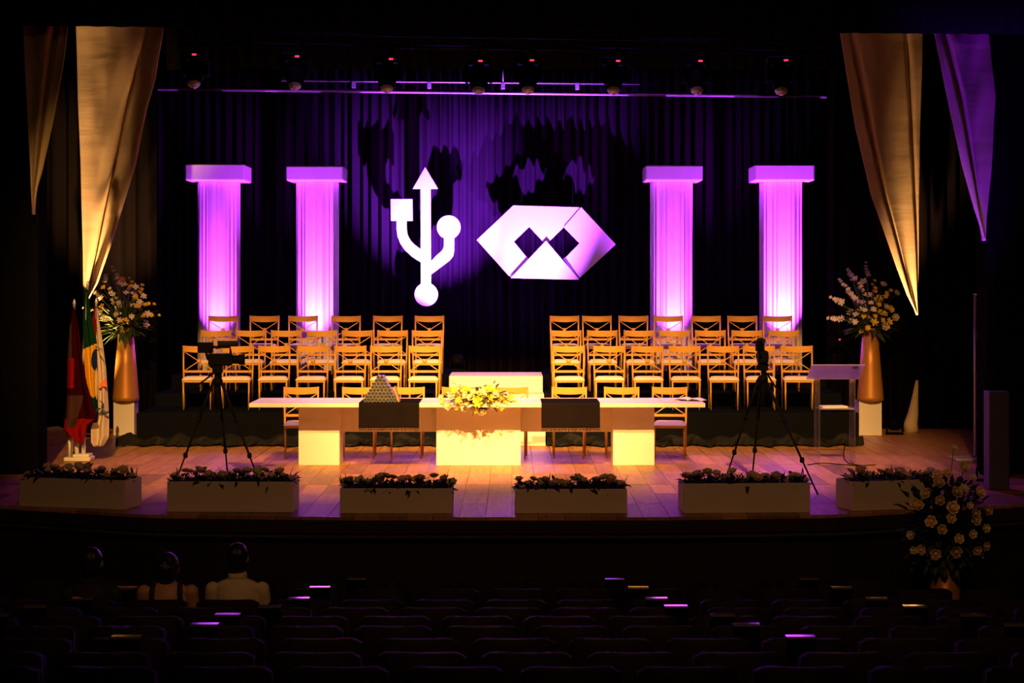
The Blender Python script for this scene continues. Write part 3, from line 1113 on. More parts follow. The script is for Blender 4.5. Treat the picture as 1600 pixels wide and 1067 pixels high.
def add_leaf(m, p, d, L, w, rnd, mi=0):
    d = Vector(d).normalized()
    s = d.cross(Vector((rnd.uniform(-.4, .4), rnd.uniform(-.4, .4), 1))).normalized()
    if s.length < .1: s = Vector((1, 0, 0))
    nrm = s.cross(d)
    p = Vector(p)
    droop = Vector((0, 0, -L * .22))
    vs = [p, p + d * L * .35 + s * w + nrm * w * .3, p + d * L * .4 - nrm * w * .15, p + d * L * .35 - s * w + nrm * w * .3,
          p + d * L * .75 + s * w * .7 + droop * .5 + nrm * w * .2, p + d * L * .75 + droop * .5, p + d * L * .75 - s * w * .7 + droop * .5 + nrm * w * .2, p + d * L + droop]
    m.add(vs, [(0, 1, 2), (0, 2, 3), (1, 4, 5, 2), (2, 5, 6, 3), (4, 7, 5), (5, 7, 6)], mi, False)


def face_rot(d, rnd, spin=True):
    q = Vector(d).normalized().to_track_quat('Z', 'Y')
    e = q.to_matrix() @ Matrix.Rotation(rnd.uniform(0, 6.28) if spin else 0, 3, 'Z')
    return e.to_euler()


# planters along the stage edge
def planter(label, xl, xr, ytl, ytr, ybl, ybr, seed, flabel, dep=.36):
    rnd = random.Random(seed)
    Yl = ZC * F / (ybl - HY); Yr = ZC * F / (ybr - HY)
    A = Vector(((xl - 800) * Yl / F, Yl, 0)); B = Vector(((xr - 800) * Yr / F, Yr, 0))
    H = (ZC - (ytl - HY) * Yl / F + ZC - (ytr - HY) * Yr / F) / 2
    mid = (A + B) / 2
    W = (B - A).length
    rz = math.atan2(B.y - A.y, B.x - A.x)
    t = thing('planter_box', label, 'planter', mid, rz, 'planters along the stage edge')
    m = MB()
    th = .018
    m.box(-W / 2, W / 2, 0, th, .002, H)
    m.box(-W / 2, W / 2, dep - th, dep, .002, H)
    m.box(-W / 2, -W / 2 + th, th, dep - th, .002, H)
    m.box(W / 2 - th, W / 2, th, dep - th, .002, H)
    m.build('box', box_paint, t, .004)
    MB().box(-W / 2 + th, W / 2 - th, th, dep - th, .02, H - .03).build('soil', under, t)
    f = thing('rose_arrangement', flabel, 'flowers', mid + Vector((0, 0, H - .03)), rz, 'rose arrangements in the planters')
    cnt = int(W / .05)
    m = MB()
    for k in range(int(W * 260)):
        p = Vector((rnd.uniform(-W / 2 + .03, W / 2 - .03), rnd.uniform(.02, dep - .03), rnd.uniform(0, .05)))
        e = abs(p.x) / (W / 2)
        d = Vector((rnd.uniform(-1, 1) + (p.x * 1.2 if e > .85 else 0), rnd.uniform(-1, .5), rnd.uniform(-.15 if p.y < .1 or e > .9 else .15, 1)))
        add_leaf(m, p, d, rnd.uniform(.06, .12), rnd.uniform(.012, .024), rnd)
    for k in range(10):
        p = Vector((rnd.uniform(-W / 2, W / 2), rnd.uniform(.05, dep - .05), .02))
        add_leaf(m, p, (rnd.uniform(-.5, .5), rnd.uniform(-.4, .2), 1), rnd.uniform(.14, .2), .006, rnd)
    tag(m.build('foliage', leaf_green, f), kind='stuff')
    stems = MB()
    for k in range(cnt):
        x = -W / 2 + W * (k + .5) / cnt + rnd.uniform(-.02, .02)
        z = rnd.uniform(.045, .135) * (1 if abs(x) < W * .44 else .8)
        y = rnd.uniform(.03, dep * .7)
        if z > .09: y = max(y, .1)
        sz = rnd.uniform(.040, .052)
        link('rose', RCREAM if rnd.random() < .75 else RPALE, f, (x, y, z), face_rot((rnd.uniform(-.5, .5), rnd.uniform(-.9, .1), 1), rnd), sz)
        stems.tube([(x, y, -.02), (x, y, z)], .003, 4)
    tag(stems.build('stems', leaf_green, f), kind='stuff')


pn = ['leftmost planter, angled on the curved edge', 'second planter from left, below the camera tripod', 'third planter from left, under the pyramid table end',
      'fourth planter from left, right of centre', 'fifth planter from left, below the right tripod', 'rightmost planter behind the big bouquet']
PLN = [(30, 194, 747, 749, 791, 797, 30), (261, 458, 752, 753, 800, 801, 31), (531, 707, 763, 763, 802.5, 802.5, 32),
       (804.5, 980, 764, 764, 802.5, 802.5, 33), (1068.5, 1266, 755, 755, 802.5, 801, 34), (1332, 1470, 751, 750, 799, 794, 35)]
for nm, (a_, b_, c_, d_, e_, f_, s_) in zip(pn, PLN):
    planter('plain painted trough at the stage edge, ' + nm, a_, b_, c_, d_, e_, f_, s_,
            'low bed of cream roses in dark leaves filling the ' + nm.split(',')[0].replace(' behind the big bouquet', ''))


def vase(label, loc, H=1.02, rb=.19, rt=.10):
    t = thing('cone_vase', label, 'vase', loc, 0, 'tall copper cone vases')
    m = MB()
    m.lathe([(rb - .02, .0), (rb, .003), (rb * .97, .05), (rt + (rb - rt) * .5, H * .5), (rt, H), (rt - .012, H), (rt - .03, H - .15)], 36)
    m.build('body', copper, t)
    return t


def bouquet(label, cat_loc, Y, specs, off, sc_, leaves, seed, base_px, spread, dome=None):
    """specs: (mesh, px, py, size); flowers hang on stems from base"""
    rnd = random.Random(seed)
    base = P(base_px[0], base_px[1], Y)
    t = thing('flower_arrangement', label, 'flowers', base)
    stems = MB()
    for me, x, y, size in specs:
        p = P(off[0] + x / sc_, off[1] + y / sc_, Y) - base
        rr = spread
        p.y = rnd.uniform(-rr, rr * .4) * (1 - min(.8, p.length / 1.2))
        if dome:
            q = 1 - (p.x / dome[0]) ** 2 - ((p.z - dome[3]) / dome[1]) ** 2
            p.y = -dome[2] * math.sqrt(q) - .02 if q > 0.01 else -.03
        d = p.normalized() + Vector((rnd.uniform(-.4, .4), -1.0, rnd.uniform(-.2, .4)))
        link(me.name.split('.')[0], me, t, p, face_rot(d, rnd), size)
        stems.tube([Vector((p.x * .1, p.y * .1, -.1)), p * .55 + Vector((0, 0, .03)), p], [.005, .004, .003], 5)
    tag(stems.build('stems', leaf_green, t), kind='stuff')
    m = MB()
    for kind, ax, az, L, wd, cnt in leaves:
        for k in range(cnt):
            a = rnd.uniform(0, 2 * PI)
            el = rnd.uniform(az[0], az[1])
            d = Vector((math.cos(a) * math.cos(el), .6 * math.sin(a) * math.cos(el), math.sin(el)))
            p = d * rnd.uniform(0.02, ax)
            add_leaf(m, p, d + Vector((rnd.uniform(-.4, .4), rnd.uniform(-.4, .2), rnd.uniform(-.2, .3))), L * rnd.uniform(.6, 1.2), wd * rnd.uniform(.6, 1.3), rnd, kind)
    tag(m.build('foliage', [leaf_green, leaf_light], t), kind='stuff')
    return t


def spike(me, x0, y0, x1, y1, nn, s0, s1):
    return [(me, x0 + (x1 - x0) * k / max(1, nn - 1) + random.uniform(-8, 8), y0 + (y1 - y0) * k / max(1, nn - 1) + random.uniform(-8, 8), s0 + (s1 - s0) * k / max(1, nn - 1)) for k in range(nn)]


VY = 26.1
for side, px, pa, pb in (('left', 196.5, 177, 209.5), ('right', 1360, 1342.5, 1378)):
    x0, x1 = fx(pa, 26.03), fx(pb, 26.03)
    t = thing('white_pedestal', f'square white pedestal under the {side} copper vase beside the risers', 'pedestal', ((x0 + x1) / 2, 26.1, 0), 0, 'pedestals under the vases')
    hw = (x1 - x0) / 2
    MB().box(-hw, hw, -.065, .25, .002, .487).build('block', white_paint, t, .004)
    vase(f'tall copper cone vase on the white pedestal at the {side} of the risers', ((px - 800) * VY / F, VY + .01, .488))

G, Y_, O_, RP = GWHITE, GYEL, GORA, RPALE
sp = []
sp += spike(G, 390, 130, 455, 340, 5, .022, .045) + [(O_, 515, 300, .045), (G, 535, 365, .05), (G, 690, 395, .05), (G, 560, 470, .042), (G, 640, 480, .046), (G, 575, 420, .03)]
sp += spike(Y_, 610, 280, 620, 390, 3, .02, .034) + spike(Y_, 750, 375, 690, 560, 5, .03, .042) + [(G, 770, 515, .046), (G, 760, 590, .044)]
sp += spike(Y_, 900, 610, 690, 640, 5, .026, .042) + spike(Y_, 970, 758, 740, 755, 5, .022, .04) + [(G, 850, 740, .048), (G, 790, 870, .055), (G, 790, 905, .04)]
sp += [(G, 480, 810, .046), (G, 520, 815, .04), (G, 465, 740, .036), (G, 430, 690, .03), (G, 480, 600, .046), (G, 480, 650, .04), (G, 380, 560, .034), (G, 395, 600, .03)]
sp += spike(G, 345, 420, 400, 500, 3, .03, .04) + spike(G, 285, 250, 300, 320, 3, .03, .04) + spike(G, 120, 440, 250, 540, 5, .028, .044)
sp += spike(G, 115, 690, 240, 710, 3, .026, .036) + spike(G, 240, 770, 340, 800, 4, .03, .04) + [(G, 670, 770, .04), (G, 650, 640, .046), (G, 590, 640, .04)]
sp += [(Y_, 560, 750, .05), (Y_, 610, 810, .06), (Y_, 640, 845, .045), (Y_, 720, 680, .035), (Y_, 570, 830, .05), (Y_, 420, 540, .03), (Y_, 280, 400, .035), (Y_, 260, 640, .035)]
bouquet('tall spray of white and yellow gladioli in the left copper vase', None, VY, sp, (130, 400), 8.2,
        [(0, .28, (-.3, 1.2), .26, .03, 90), (0, .2, (-.4, .3), .22, .045, 40), (1, .3, (.1, 1.3), .24, .018, 40), (0, .45, (.5, 1.4), .3, .012, 20)], 51, (195, 514), .34)
sp = spike(G, 455, 165, 530, 310, 6, .024, .046) + spike(G, 345, 300, 555, 600, 11, .022, .05) + spike(G, 225, 535, 350, 590, 5, .024, .05)
sp += spike(G, 205, 802, 355, 800, 6, .028, .044) + spike(G, 680, 85, 690, 240, 5, .02, .042) + [(G, 660, 325, .052)] + spike(G, 575, 350, 625, 445, 4, .03, .04)
sp += [(G, 690, 500, .046), (G, 750, 500, .044), (G, 630, 590, .04), (G, 660, 640, .036), (G, 730, 600, .04), (G, 738, 680, .042), (G, 480, 720, .046), (G, 535, 745, .042), (G, 490, 830, .046), (G, 520, 840, .04), (G, 600, 680, .046), (G, 640, 690, .036)]
sp += spike(Y_, 780, 310, 795, 450, 4, .024, .034) + spike(Y_, 980, 445, 860, 580, 6, .03, .042) + [(Y_, 840, 530, .044), (Y_, 800, 560, .046), (Y_, 825, 620, .04), (Y_, 1000, 670, .046), (Y_, 970, 690, .04)]
sp += [(Y_, 850, 720, .045), (Y_, 905, 735, .05), (Y_, 870, 820, .04), (Y_, 940, 835, .05), (Y_, 760, 845, .055), (Y_, 655, 910, .036), (Y_, 610, 972, .036), (Y_, 640, 770, .04), (Y_, 770, 765, .036)]
sp += [(RP, 895, 360, .05), (RP, 1045, 470, .044), (RP, 1020, 780, .05), (RP, 880, 895, .056), (RP, 920, 900, .04), (RP, 930, 650, .05), (RP, 700, 770, .05), (RP, 710, 800, .044)]
bouquet('tall spray of pinkish and yellow gladioli in the right copper vase', None, VY, sp, (1270, 400), 8.2,
        [(0, .28, (-.2, 1.2), .26, .024, 70), (0, .2, (-.4, .2), .2, .04, 24), (1, .3, (.1, 1.3), .24, .014, 30), (0, .4, (.5, 1.4), .28, .012, 16)], 52, (1357, 514), .34)

# centrepiece on the table
sp = []
LEM, CR = GLEM, RPALE
for x, y, k, s in [(345, 225, 0, .042), (420, 150, 1, .03), (420, 200, 1, .03), (410, 275, 1, .036), (540, 205, 0, .05), (600, 225, 0, .04), (240, 275, 1, .028), (275, 330, 1, .038), (100, 350, 1, .032), (140, 410, 0, .038),
                   (400, 375, 0, .046), (440, 380, 2, .04), (540, 300, 1, .034), (635, 335, 1, .04), (590, 400, 2, .045), (700, 250, 1, .04), (680, 310, 1, .034), (790, 200, 1, .04), (840, 240, 1, .04), (780, 330, 0, .05),
                   (720, 370, 0, .036), (765, 425, 0, .052), (985, 200, 0, .055), (920, 215, 0, .036), (990, 275, 1, .042), (930, 310, 2, .036), (885, 380, 1, .04), (1000, 380, 0, .052), (940, 470, 1, .046), (1085, 290, 1, .036),
                   (1130, 300, 1, .04), (1160, 350, 0, .046), (1260, 290, 1, .038), (1350, 345, 0, .044), (1270, 400, 0, .044), (1105, 460, 1, .038), (1380, 470, 1, .038), (1180, 530, 2, .034), (235, 495, 1, .046), (395, 505, 2, .044),
                   (520, 525, 1, .044), (690, 510, 2, .05), (760, 490, 2, .04), (720, 570, 2, .036), (830, 610, 1, .05), (1100, 380, 2, .036), (480, 340, 2, .036), (1440, 430, 0, .03), (870, 300, 1, .035), (1050, 240, 0, .036)]:
    sp.append(((LEM, CR, GYEL)[k], x, y, s))
bouquet('low mound of yellow and cream flowers at the centre of the white table', None, 21.45, sp, (680, 590), 11.43,
        [(1, .35, (-.2, .7), .11, .02, 70), (0, .3, (-.3, .6), .11, .02, 60), (0, .38, (0, .3), .12, .016, 30)], 53, (750, 629.5), .22)

# big bouquet standing in the house, right
BY = 16.5
bx = (1477 - 800) * BY / F
fz = row_floor(16.5)
vtop = P(0, 868, BY).z
vase('tall copper cone vase standing on the house floor before the stage', (bx, BY, fz), vtop - fz, .20, .105)
sp = []
for x, y, s in [(350, 170, .05), (290, 180, .05), (292, 225, .06), (390, 275, .06), (435, 255, .045), (460, 145, .06), (540, 285, .06), (290, 325, .05), (160, 355, .055), (180, 360, .05), (360, 362, .065), (350, 425, .05),
                (465, 355, .036), (500, 405, .055), (503, 440, .05), (595, 395, .05), (238, 448, .06), (297, 492, .05), (575, 495, .045), (395, 545, .05), (383, 625, .06), (268, 640, .055), (190, 622, .05), (160, 630, .04),
                (515, 622, .05), (582, 607, .05), (415, 35, .045), (215, 290, .05), (140, 540, .045), (480, 520, .045), (590, 665, .04), (505, 200, .04)]:
    sp.append((RCREAM if s > .046 else RPALE, x, y, s * .84))
bouquet('big round bouquet of peach roses in dark leaves in front of the stage', None, BY, sp, (1380, 690), 3.81,
        [(0, .34, (-.9, 1.5), .12, .035, 800), (0, .52, (.5, 1.5), .12, .03, 300)], 54, (1477, 838), .30, (.39, .56, .34, .14))

# ------------------------------------------------------------------ flags
FY = 22.4
st = thing('flag_stand', 'white flag stand with three sockets on the left stage floor', 'stand', P(124, 718, FY).xy.to_3d())
MB().box(-.16, .16, -.13, .13, .002, .05).build('foot', white_paint, st, .01)
MB().box(-.06, .14, -.1, .1, .05, .085).build('block', white_paint, st, .01)
for dx in (-.11, -.03, .05):
    MB().lathe([(.026, .05), (.026, .30), (.018, .30), (.018, .2)], 14, c=(dx, 0, 0)).build('socket', white_paint, st)


def flag(label, base_px, tip, left, right, ytop, ybot, mats, fm, seed, dy, fold=4, hem=None, extra=None):
    p0 = P(base_px, 718, FY + dy)
    p0.z = .06
    p1 = P(tip[0], tip[1], FY + dy)
    t = thing('draped_flag', label, 'flag', p0, 0, 'flags in the stand')
    MB().tube([(0, 0, 0), p1 - p0], .014, 10).build('pole', steel, t)
    M = Matrix.Translation(p1 - p0)
    MB().lathe([(.010, -.01), (.018, .0), (.02, .02), (.012, .05), (.003, .07)], 12, M=M).build('finial', alu, t)
    rnd = random.Random(seed)
    ph = rnd.uniform(0, 6)

    def fn(u, v):
        y = ytop + (ybot - ytop) * v
        xl, xr = lerp_curve(left, y), lerp_curve(right, y)
        yy = y + (hem(u) if hem else 0) * v
        p = P(xl + (xr - xl) * u, yy, FY + dy)
        p.y += (.05 * math.sin(fold * PI * u + ph + .8 * v) + .012 * math.sin(11 * v + 9 * u + ph)) * (0.3 + .7 * v) - .03
        return p - p0

    def fmm(u, v):
        y = ytop + (ybot - ytop) * v
        xl, xr = lerp_curve(left, y), lerp_curve(right, y)
        return fm(xl + (xr - xl) * u, y)
    m = MB().grid(fn, 44, 110, thick=.004, fm=fmm)
    m.build('cloth', mats, t)
    return t, p0, fn


def fm3(x, y):      # red hoist triangle on a white field
    return 1 if x < lerp_curve([(152, 484), (152.5, 500), (150, 540), (148, 548)], y) and y < 546 else 0


t3, q3, fn3 = flag('white flag with red hoist, orange triangle and dark blue emblem, rightmost on the stand', 128, (150.5, 474),
                   [(149, 478), (146, 495), (145.5, 540), (149, 560), (150, 600), (150, 650), (144, 668), (144, 690), (150, 700)],
                   [(152, 478), (155, 500), (160, 530), (166, 575), (168, 610), (170, 660), (170, 682), (160, 700)],
                   478, 697, [flag_white, flag_red], fm3, 5, .06, 3)


def decal(t, p0, name, pts, mt, Y):
    m = MB().prism([(P(x, y, Y).x - p0.x, P(x, y, Y).z - p0.z) for x, y in pts], Y - p0.y, Y - p0.y + .02)
    return m.build(name, mt, t)


YD = FY + .06 - .10
decal(t3, q3, 'triangle', [(153, 602), (164.5, 591), (166.5, 605)], flag_orange, YD)
m = MB()
c = P(158.5, 639, YD) - q3
for k in range(3):
    a = 2 * PI * k / 3 + .9
    pts = []
    for i in range(7):
        r = .012 + .078 * i / 6
        aa = a + .9 * (i / 6) ** 1.5
        pts.append(c + Vector((r * math.cos(aa), 0, r * 1.15 * math.sin(aa))))
    m.tube(pts, [.02, .024, .024, .022, .018, .014, .008], 8, flat=.5)
m.build('emblem', emb_blue, t3)
for a_, b_ in (((149, 541), (161, 546)), ((155, 553), (164, 566))):
    MB().tube([P(a_[0], a_[1], YD + .02) - q3, P(b_[0], b_[1], YD + .02) - q3], .004, 5).build('dark_line', emb_blue, t3)  # thin dark blue line laid on the cloth


def fm2(x, y):      # green field, yellow rhombus, blue globe
    xl = lerp_curve([(152, 536), (134, 548), (140, 585), (146, 620), (152, 600)], y) if False else None
    yel = (y > 538 + max(0, (152 - x)) * .45 - 2) and (y < 623 - abs(x - 146) * 1.2) and y > 541 - (x - 134) * .35
    if yel and ((x - 153) / 8.5) ** 2 + ((y - 562) / 19) ** 2 < 1:
        return 2
    return 1 if yel else 0


flag('green flag with yellow rhombus and blue globe, middle of the three on the stand', 120, (137, 447),
     [(135, 452), (132, 470), (131, 500), (132, 545), (136, 590), (142, 625), (147, 655)],
     [(138, 452), (140, 475), (145, 500), (151, 530), (152, 570), (152, 610), (154, 650), (151, 662)],
     452, 660, [flag_green, flag_yellow, flag_blue], fm2, 6, .0, 3)


def fm1(x, y):
    if y < 560 and x < 113 and y > 505: return 1
    if y > 560 and y < 605 and x < 117 and x > 105: return 2
    if y > 618 and x < 125 - (y - 640) * .25 and x > 106 and y < 668: return 1
    if y > 655: return 2
    if x > 134 and y < 660: return 0
    return 0


flag('dark wine red flag with pale patches hanging low, leftmost on the stand', 112, (116, 476),
     [(114.5, 480), (109, 510), (106, 560), (105, 600), (103, 640), (100, 672), (108, 682), (125, 692)],
     [(118, 480), (124, 510), (130, 560), (138, 600), (148, 635), (154, 652), (138, 664), (134, 680), (131, 695)],
     480, 693, [flag_wine, flag_pink, flag_red], fm1, 7, -.10, 3)

# ------------------------------------------------------------------ video cameras on tripods
def tripod(label, hub, feet, clabel, pose):
    hub = Vector(hub)
    t = thing('camera_tripod', label, 'tripod', (hub.x, hub.y, 0))
    o = Vector((hub.x, hub.y, 0))
    h = hub - o
    for i, f in enumerate(feet):
        f = Vector(f) - o
        a = h + Vector((f.x, f.y, 0)).normalized() * .05
        m = MB()
        m.tube([a, a.lerp(f, .38)], .016, 8)
        m.tube([a.lerp(f, .36), a.lerp(f, .72)], .012, 8)
        m.tube([a.lerp(f, .70), f], .009, 8)
        l = m.build('leg', black_metal, t)
        for q in (.37, .71):
            c = a.lerp(f, q)
            MB().lathe([(.012, -.03), (.024, -.02), (.024, .02), (.012, .03)], 10, c=c).build('leg_clamp', black_metal, l)
    m = MB().tube([h - Vector((0, 0, .30)), h + Vector((0, 0, .10))], .02, 10)
    m.lathe([(.03, -.05), (.055, -.03), (.055, .02), (.03, .04)], 12, c=h)
    m.build('centre_column', black_metal, t)
    MB().box(-.05, .05, -.06, .06, h.z + .09, h.z + .17).build('pan_head', black_plastic, t, .01)
    MB().tube([h + Vector((0, 0, .12)), h + Vector(pose['bar'])], .010, 8).build('pan_bar', black_metal, t)
    ct = thing('video_camera', clabel, 'camera', hub + Vector((0, 0, .17)), pose['rz'], 'video cameras on tripods')
    MB().box(-.10, .16, -.055, .055, .002, .13).build('body', black_plastic, ct, .015)
    M = Matrix.Translation((.16, 0, .065)) @ Matrix.Rotation(PI / 2, 4, 'Y')
    MB().lathe([(.045, 0), (.047, .06), (.056, .07), (.06, .13), (.052, .13), (.04, .07)], 18, M=M).build('lens', black_plastic, ct)
    m = MB().tube([(-.08, 0, .13), (-.07, 0, .20), (.13, 0, .20), (.14, 0, .13)], .014, 8)
    m.build('handle', black_plastic, ct)
    MB().tube([(.0, 0, .235), (.22, 0, .235)], .032, 10).build('microphone', mat('foam', (.008, .008, .008), .95, spec=.05), ct)
    M = Matrix.Translation((-.13, .05, .19)) @ Matrix.Rotation(R(-18), 4, 'Z')
    MB().box(-.085, .085, -.02, .02, -.055, .06, M=M).build('viewfinder', black_plastic, ct, .01)
    MB().tube([(-.10, .03, .06), (-.13, .05, .16)], .014, 8).build('bracket', black_plastic, ct)
    return t


TYC = 19.9
hub = P(340, 596, TYC)
tripod('black tripod standing on stage behind the second planter from left', hub,
       [P(272, 0, TYC - .25).xy.to_3d(), P(337, 0, TYC - .4).xy.to_3d() + Vector((0, .85, 0)), P(408, 0, TYC - .3).xy.to_3d()],
       'black video camera with side screen on the left tripod', {'bar': (-.28, -.12, -.10), 'rz': R(8)})
hub = P(1192, 592, TYC)
tripod('black tripod at stage right with one leg reaching past the fifth planter', hub,
       [P(1134, 0, TYC).xy.to_3d() + Vector((0, .1, 0)), P(1183, 0, TYC).xy.to_3d() + Vector((0, .42, 0)), Vector(((1278 - 800) * 18.81 / F, 18.81, 0))],
       'black video camera seen from behind on the right tripod', {'bar': (.16, -.24, -.16), 'rz': R(86)})

# ------------------------------------------------------------------ lectern
LY = 22.0
t = thing('acrylic_lectern', 'clear acrylic lectern with sloping top at the right of the stage', 'lectern', (P(1305, 0, LY).x, LY, 0))
ox2 = t.location.x
xa, xb = P(1276, 0, LY).x - ox2, P(1331, 0, LY).x - ox2
MB().box(xa, xa + .014, -.16, .18, .001, 1.02).build('side_panel', acr, t)
MB().box(xb, xb + .014, -.16, .18, .001, 1.02).build('side_panel', acr, t)
MB().box(xa + .015, xb - .001, -.15, .17, .655, .668).build('shelf', acr_f, t)
m = MB()
M = Matrix.Translation((.0, .0, 1.09)) @ Matrix.Rotation(R(-26), 4, 'X')
m.box(P(1264, 0, LY).x - ox2, P(1347, 0, LY).x - ox2, -.21, .21, -.007, .007, M=M)
m.build('top', acr_f, t)
MB().box(P(1280, 0, LY).x - ox2, P(1338, 0, LY).x - ox2, .19, .205, .99, 1.02).build('ledge', acr, t)
o = thing('paper_stack', 'white papers lying on the shelf inside the acrylic lectern', 'paper', (P(1303, 0, LY).x, LY, .6685), R(6))
MB().box(-.165, .14, -.11, .10, 0, .022).build('sheets', paper, o, .003)
mi = thing('gooseneck_microphone', 'thin gooseneck microphone with red light on the lectern top', 'microphone', P(1336, 571, LY - .1))
mp0 = mi.location.copy()
mi.location.z = 1.14
MB().lathe([(.04, 0), (.04, .02), (.015, .035)], 16).build('base', black_plastic, mi)
pts = [Vector((0, 0, .03)), Vector((-.01, 0, .14)), P(1327, 550, LY - .1) - mi.location, P(1318, 540, LY - .1) - mi.location, P(1313, 533, LY - .1) - mi.location]
MB().tube(pts, [.005, .005, .005, .005, .009], 8).build('neck', black_metal, mi)
MB().ell(P(1312, 530.5, LY - .1) - mi.location, (.011, .011, .011), 10, 6).build('ring_light', red_led, mi)
cb = []
for px, py in ((1320, 697), (1318, 708), (1319, 718), (1326, 725), (1345, 728), (1368, 727)):
    cb.append(P(px, py, ZC * F / (py - HY)) + Vector((0, 0, .006)))
tag(MB().tube(cb, .006, 6).build('floor_cable', black_plastic), 'dark cable curving down beside the foot of the lectern', 'cable')
cb = []
for px, py in ((1262, 727), (1275, 725), (1290, 724), (1310, 726), (1330, 727.5), (1352, 730)):
    cb.append(P(px, py, ZC * F / (py - HY)) + Vector((0, 0, .006)))
tag(MB().tube(cb, .006, 6).build('floor_cable', black_plastic), 'dark cable lying flat across the floor in front of the lectern', 'cable')

# ------------------------------------------------------------------ right wing: truss tower, cabinet
t = thing('truss_tower', 'aluminium truss tower half hidden at the right wing', 'truss', (P(1533, 0, 22.6).x, 22.6, 0))
h = 2.0
for dx in (-.045, .20):
    for dy in (-.12, .12):
        MB().tube([(dx, dy, .03), (dx, dy, h)], .016, 8).build('chord', alu, t)
k = 0
z = .05
while z < h - .2:
    for dy in (-.12, .12):
        a_, b_ = ((-.045, .20) if k % 2 == 0 else (.20, -.045))
        MB().tube([(a_, dy, z), (b_, dy, z + .24)], .009, 6).build('brace', alu, t)
    z += .24
    k += 1
MB().box(-.36, .30, -.22, .22, .002, .02).build('base_plate', alu, t, .004)
MB().box(-.06, .21, -.14, .14, h, h + .012).build('top_plate', alu, t, .003)
t = thing('column_cabinet', 'narrow dark cabinet lit violet beside the right edge of the stage opening', 'cabinet', (P(1559, 0, 19.3).x, 19.35, 0))
MB().box(-.105, .105, -.12, .12, .002, 1.02).build('body', vio_board, t, .01)
MB().box(-.085, .085, -.128, -.121, .06, .98).build('grille', vio_board, t, .004)
for lbl, x, y in (('dark amber floor light below the left inner drape', P(140, 0, 25.8).x, 25.8), ('dark amber floor light below the right inner drape', P(1396, 0, 26.3).x, 26.2)):
    floor_can(lbl, (x, y + .02, .001), (x, 26.6, 3.0))
floor_can('dark violet floor light below the right outer drape', (5.15, 20.12, .001), (5.12, 20.6, 3.9))

# ------------------------------------------------------------------ unseen house spotlights with plates added to cut their beams
for i, (a_, b_, p_, ang) in enumerate(FOH):
    t = thing('house_spotlight', f'unseen black spotlight with added beam-cutting plates on the house ceiling, {ORD[i]} from left', 'stage light', a_, 0)
    lo = Vector(a_)
    d0 = (Vector((b_[0], 18.06, 0)) - lo)
    d0.x = 0
    d0.normalize()
    q = d0 * .55
    up = Vector((0, -d0.z, d0.y))
    MB().box(-.9, .9, 0, .006, -.9, 0, M=Matrix.Translation(q) @ d0.to_track_quat('Y', 'Z').to_matrix().to_4x4()).build('cutoff_plate', black_metal, t)
    d1 = Vector((0, 27.3 - lo.y, 1.72 - lo.z)).normalized()
    MB().box(-.9, .9, 0, .006, 0, .5, M=Matrix.Translation(d1 * .55) @ d1.to_track_quat('Y', 'Z').to_matrix().to_4x4()).build('cutoff_plate', black_metal, t)  # upper plate added to keep the warm beam off the pillars
    M = d0.to_track_quat('Z', 'Y').to_matrix().to_4x4()
    MB().lathe([(.06, -.45), (.13, -.43), (.14, -.1), (.13, -.08)], 18, M=M).build('housing', black_metal, t)
    MB().tube([(0, 0, .1), (0, 0, 11 - a_[2])], .02, 8).build('hanger', black_metal, t)

# ------------------------------------------------------------------ theatre seats
def seat_parts():
    W = .232
    out = {}

    def back_surface(m, off0, off1, z0, z1, mi=0):
        N = 12
        vs = []
        for i in range(N + 1):
            u = -1 + 2 * i / N
            bow = -.045 * (1 - u * u)
            ez = .03 * max(0, abs(u) - .8) / .2
            for off, z in ((off0, z0), (off0, z1 - .012 - ez), (off0 + .014, z1 - ez), (off1 - .01, z1 - ez), (off1, z1 - .012 - ez), (off1, z0)):
                lean = -(z - .45) * .12
                vs.append((u * W, bow + off + lean, z))
        fs = []
        K = 6
        for i in range(N):
            a, b = i * K, (i + 1) * K
            for k in range(K):
                k2 = (k + 1) % K
                fs.append((a + k, a + k2, b + k2, b + k))
        fs += [tuple(range(K - 1, -1, -1)), tuple(N * K + k for k in range(K))]
        m.add(vs, fs, mi, True)
        return m
    m = back_surface(MB(), -.03, .005, .34, .9)
    out['back_shell'] = m.mesh('back_shell', seat_shell)
    m = back_surface(MB(), .006, .07, .46, .892)
    out['back_cushion'] = m.mesh('back_cushion', seat_fabric)
    m = MB()
    m.grid(lambda u, v: Vector(((u - .5) * .44, .06 + v * .40, .42 + .03 * math.sin(PI * u) ** .4 * math.sin(PI * v) ** .4)), 8, 8)
    m.box(-.22, .22, .06, .46, .36, .42)
    out['seat_cushion'] = m.mesh('seat_cushion', seat_fabric)
    m = MB().box(.24, .285, .02, .38, .60, .64)
    m.box(.25, .275, .05, .30, .0, .60)
    out['armrest'] = m.mesh('armrest', seat_shell)
    m = MB().box(-.05, .05, .06, .36, .0, .36)
    out['pedestal'] = m.mesh('pedestal', seat_shell)
    return out


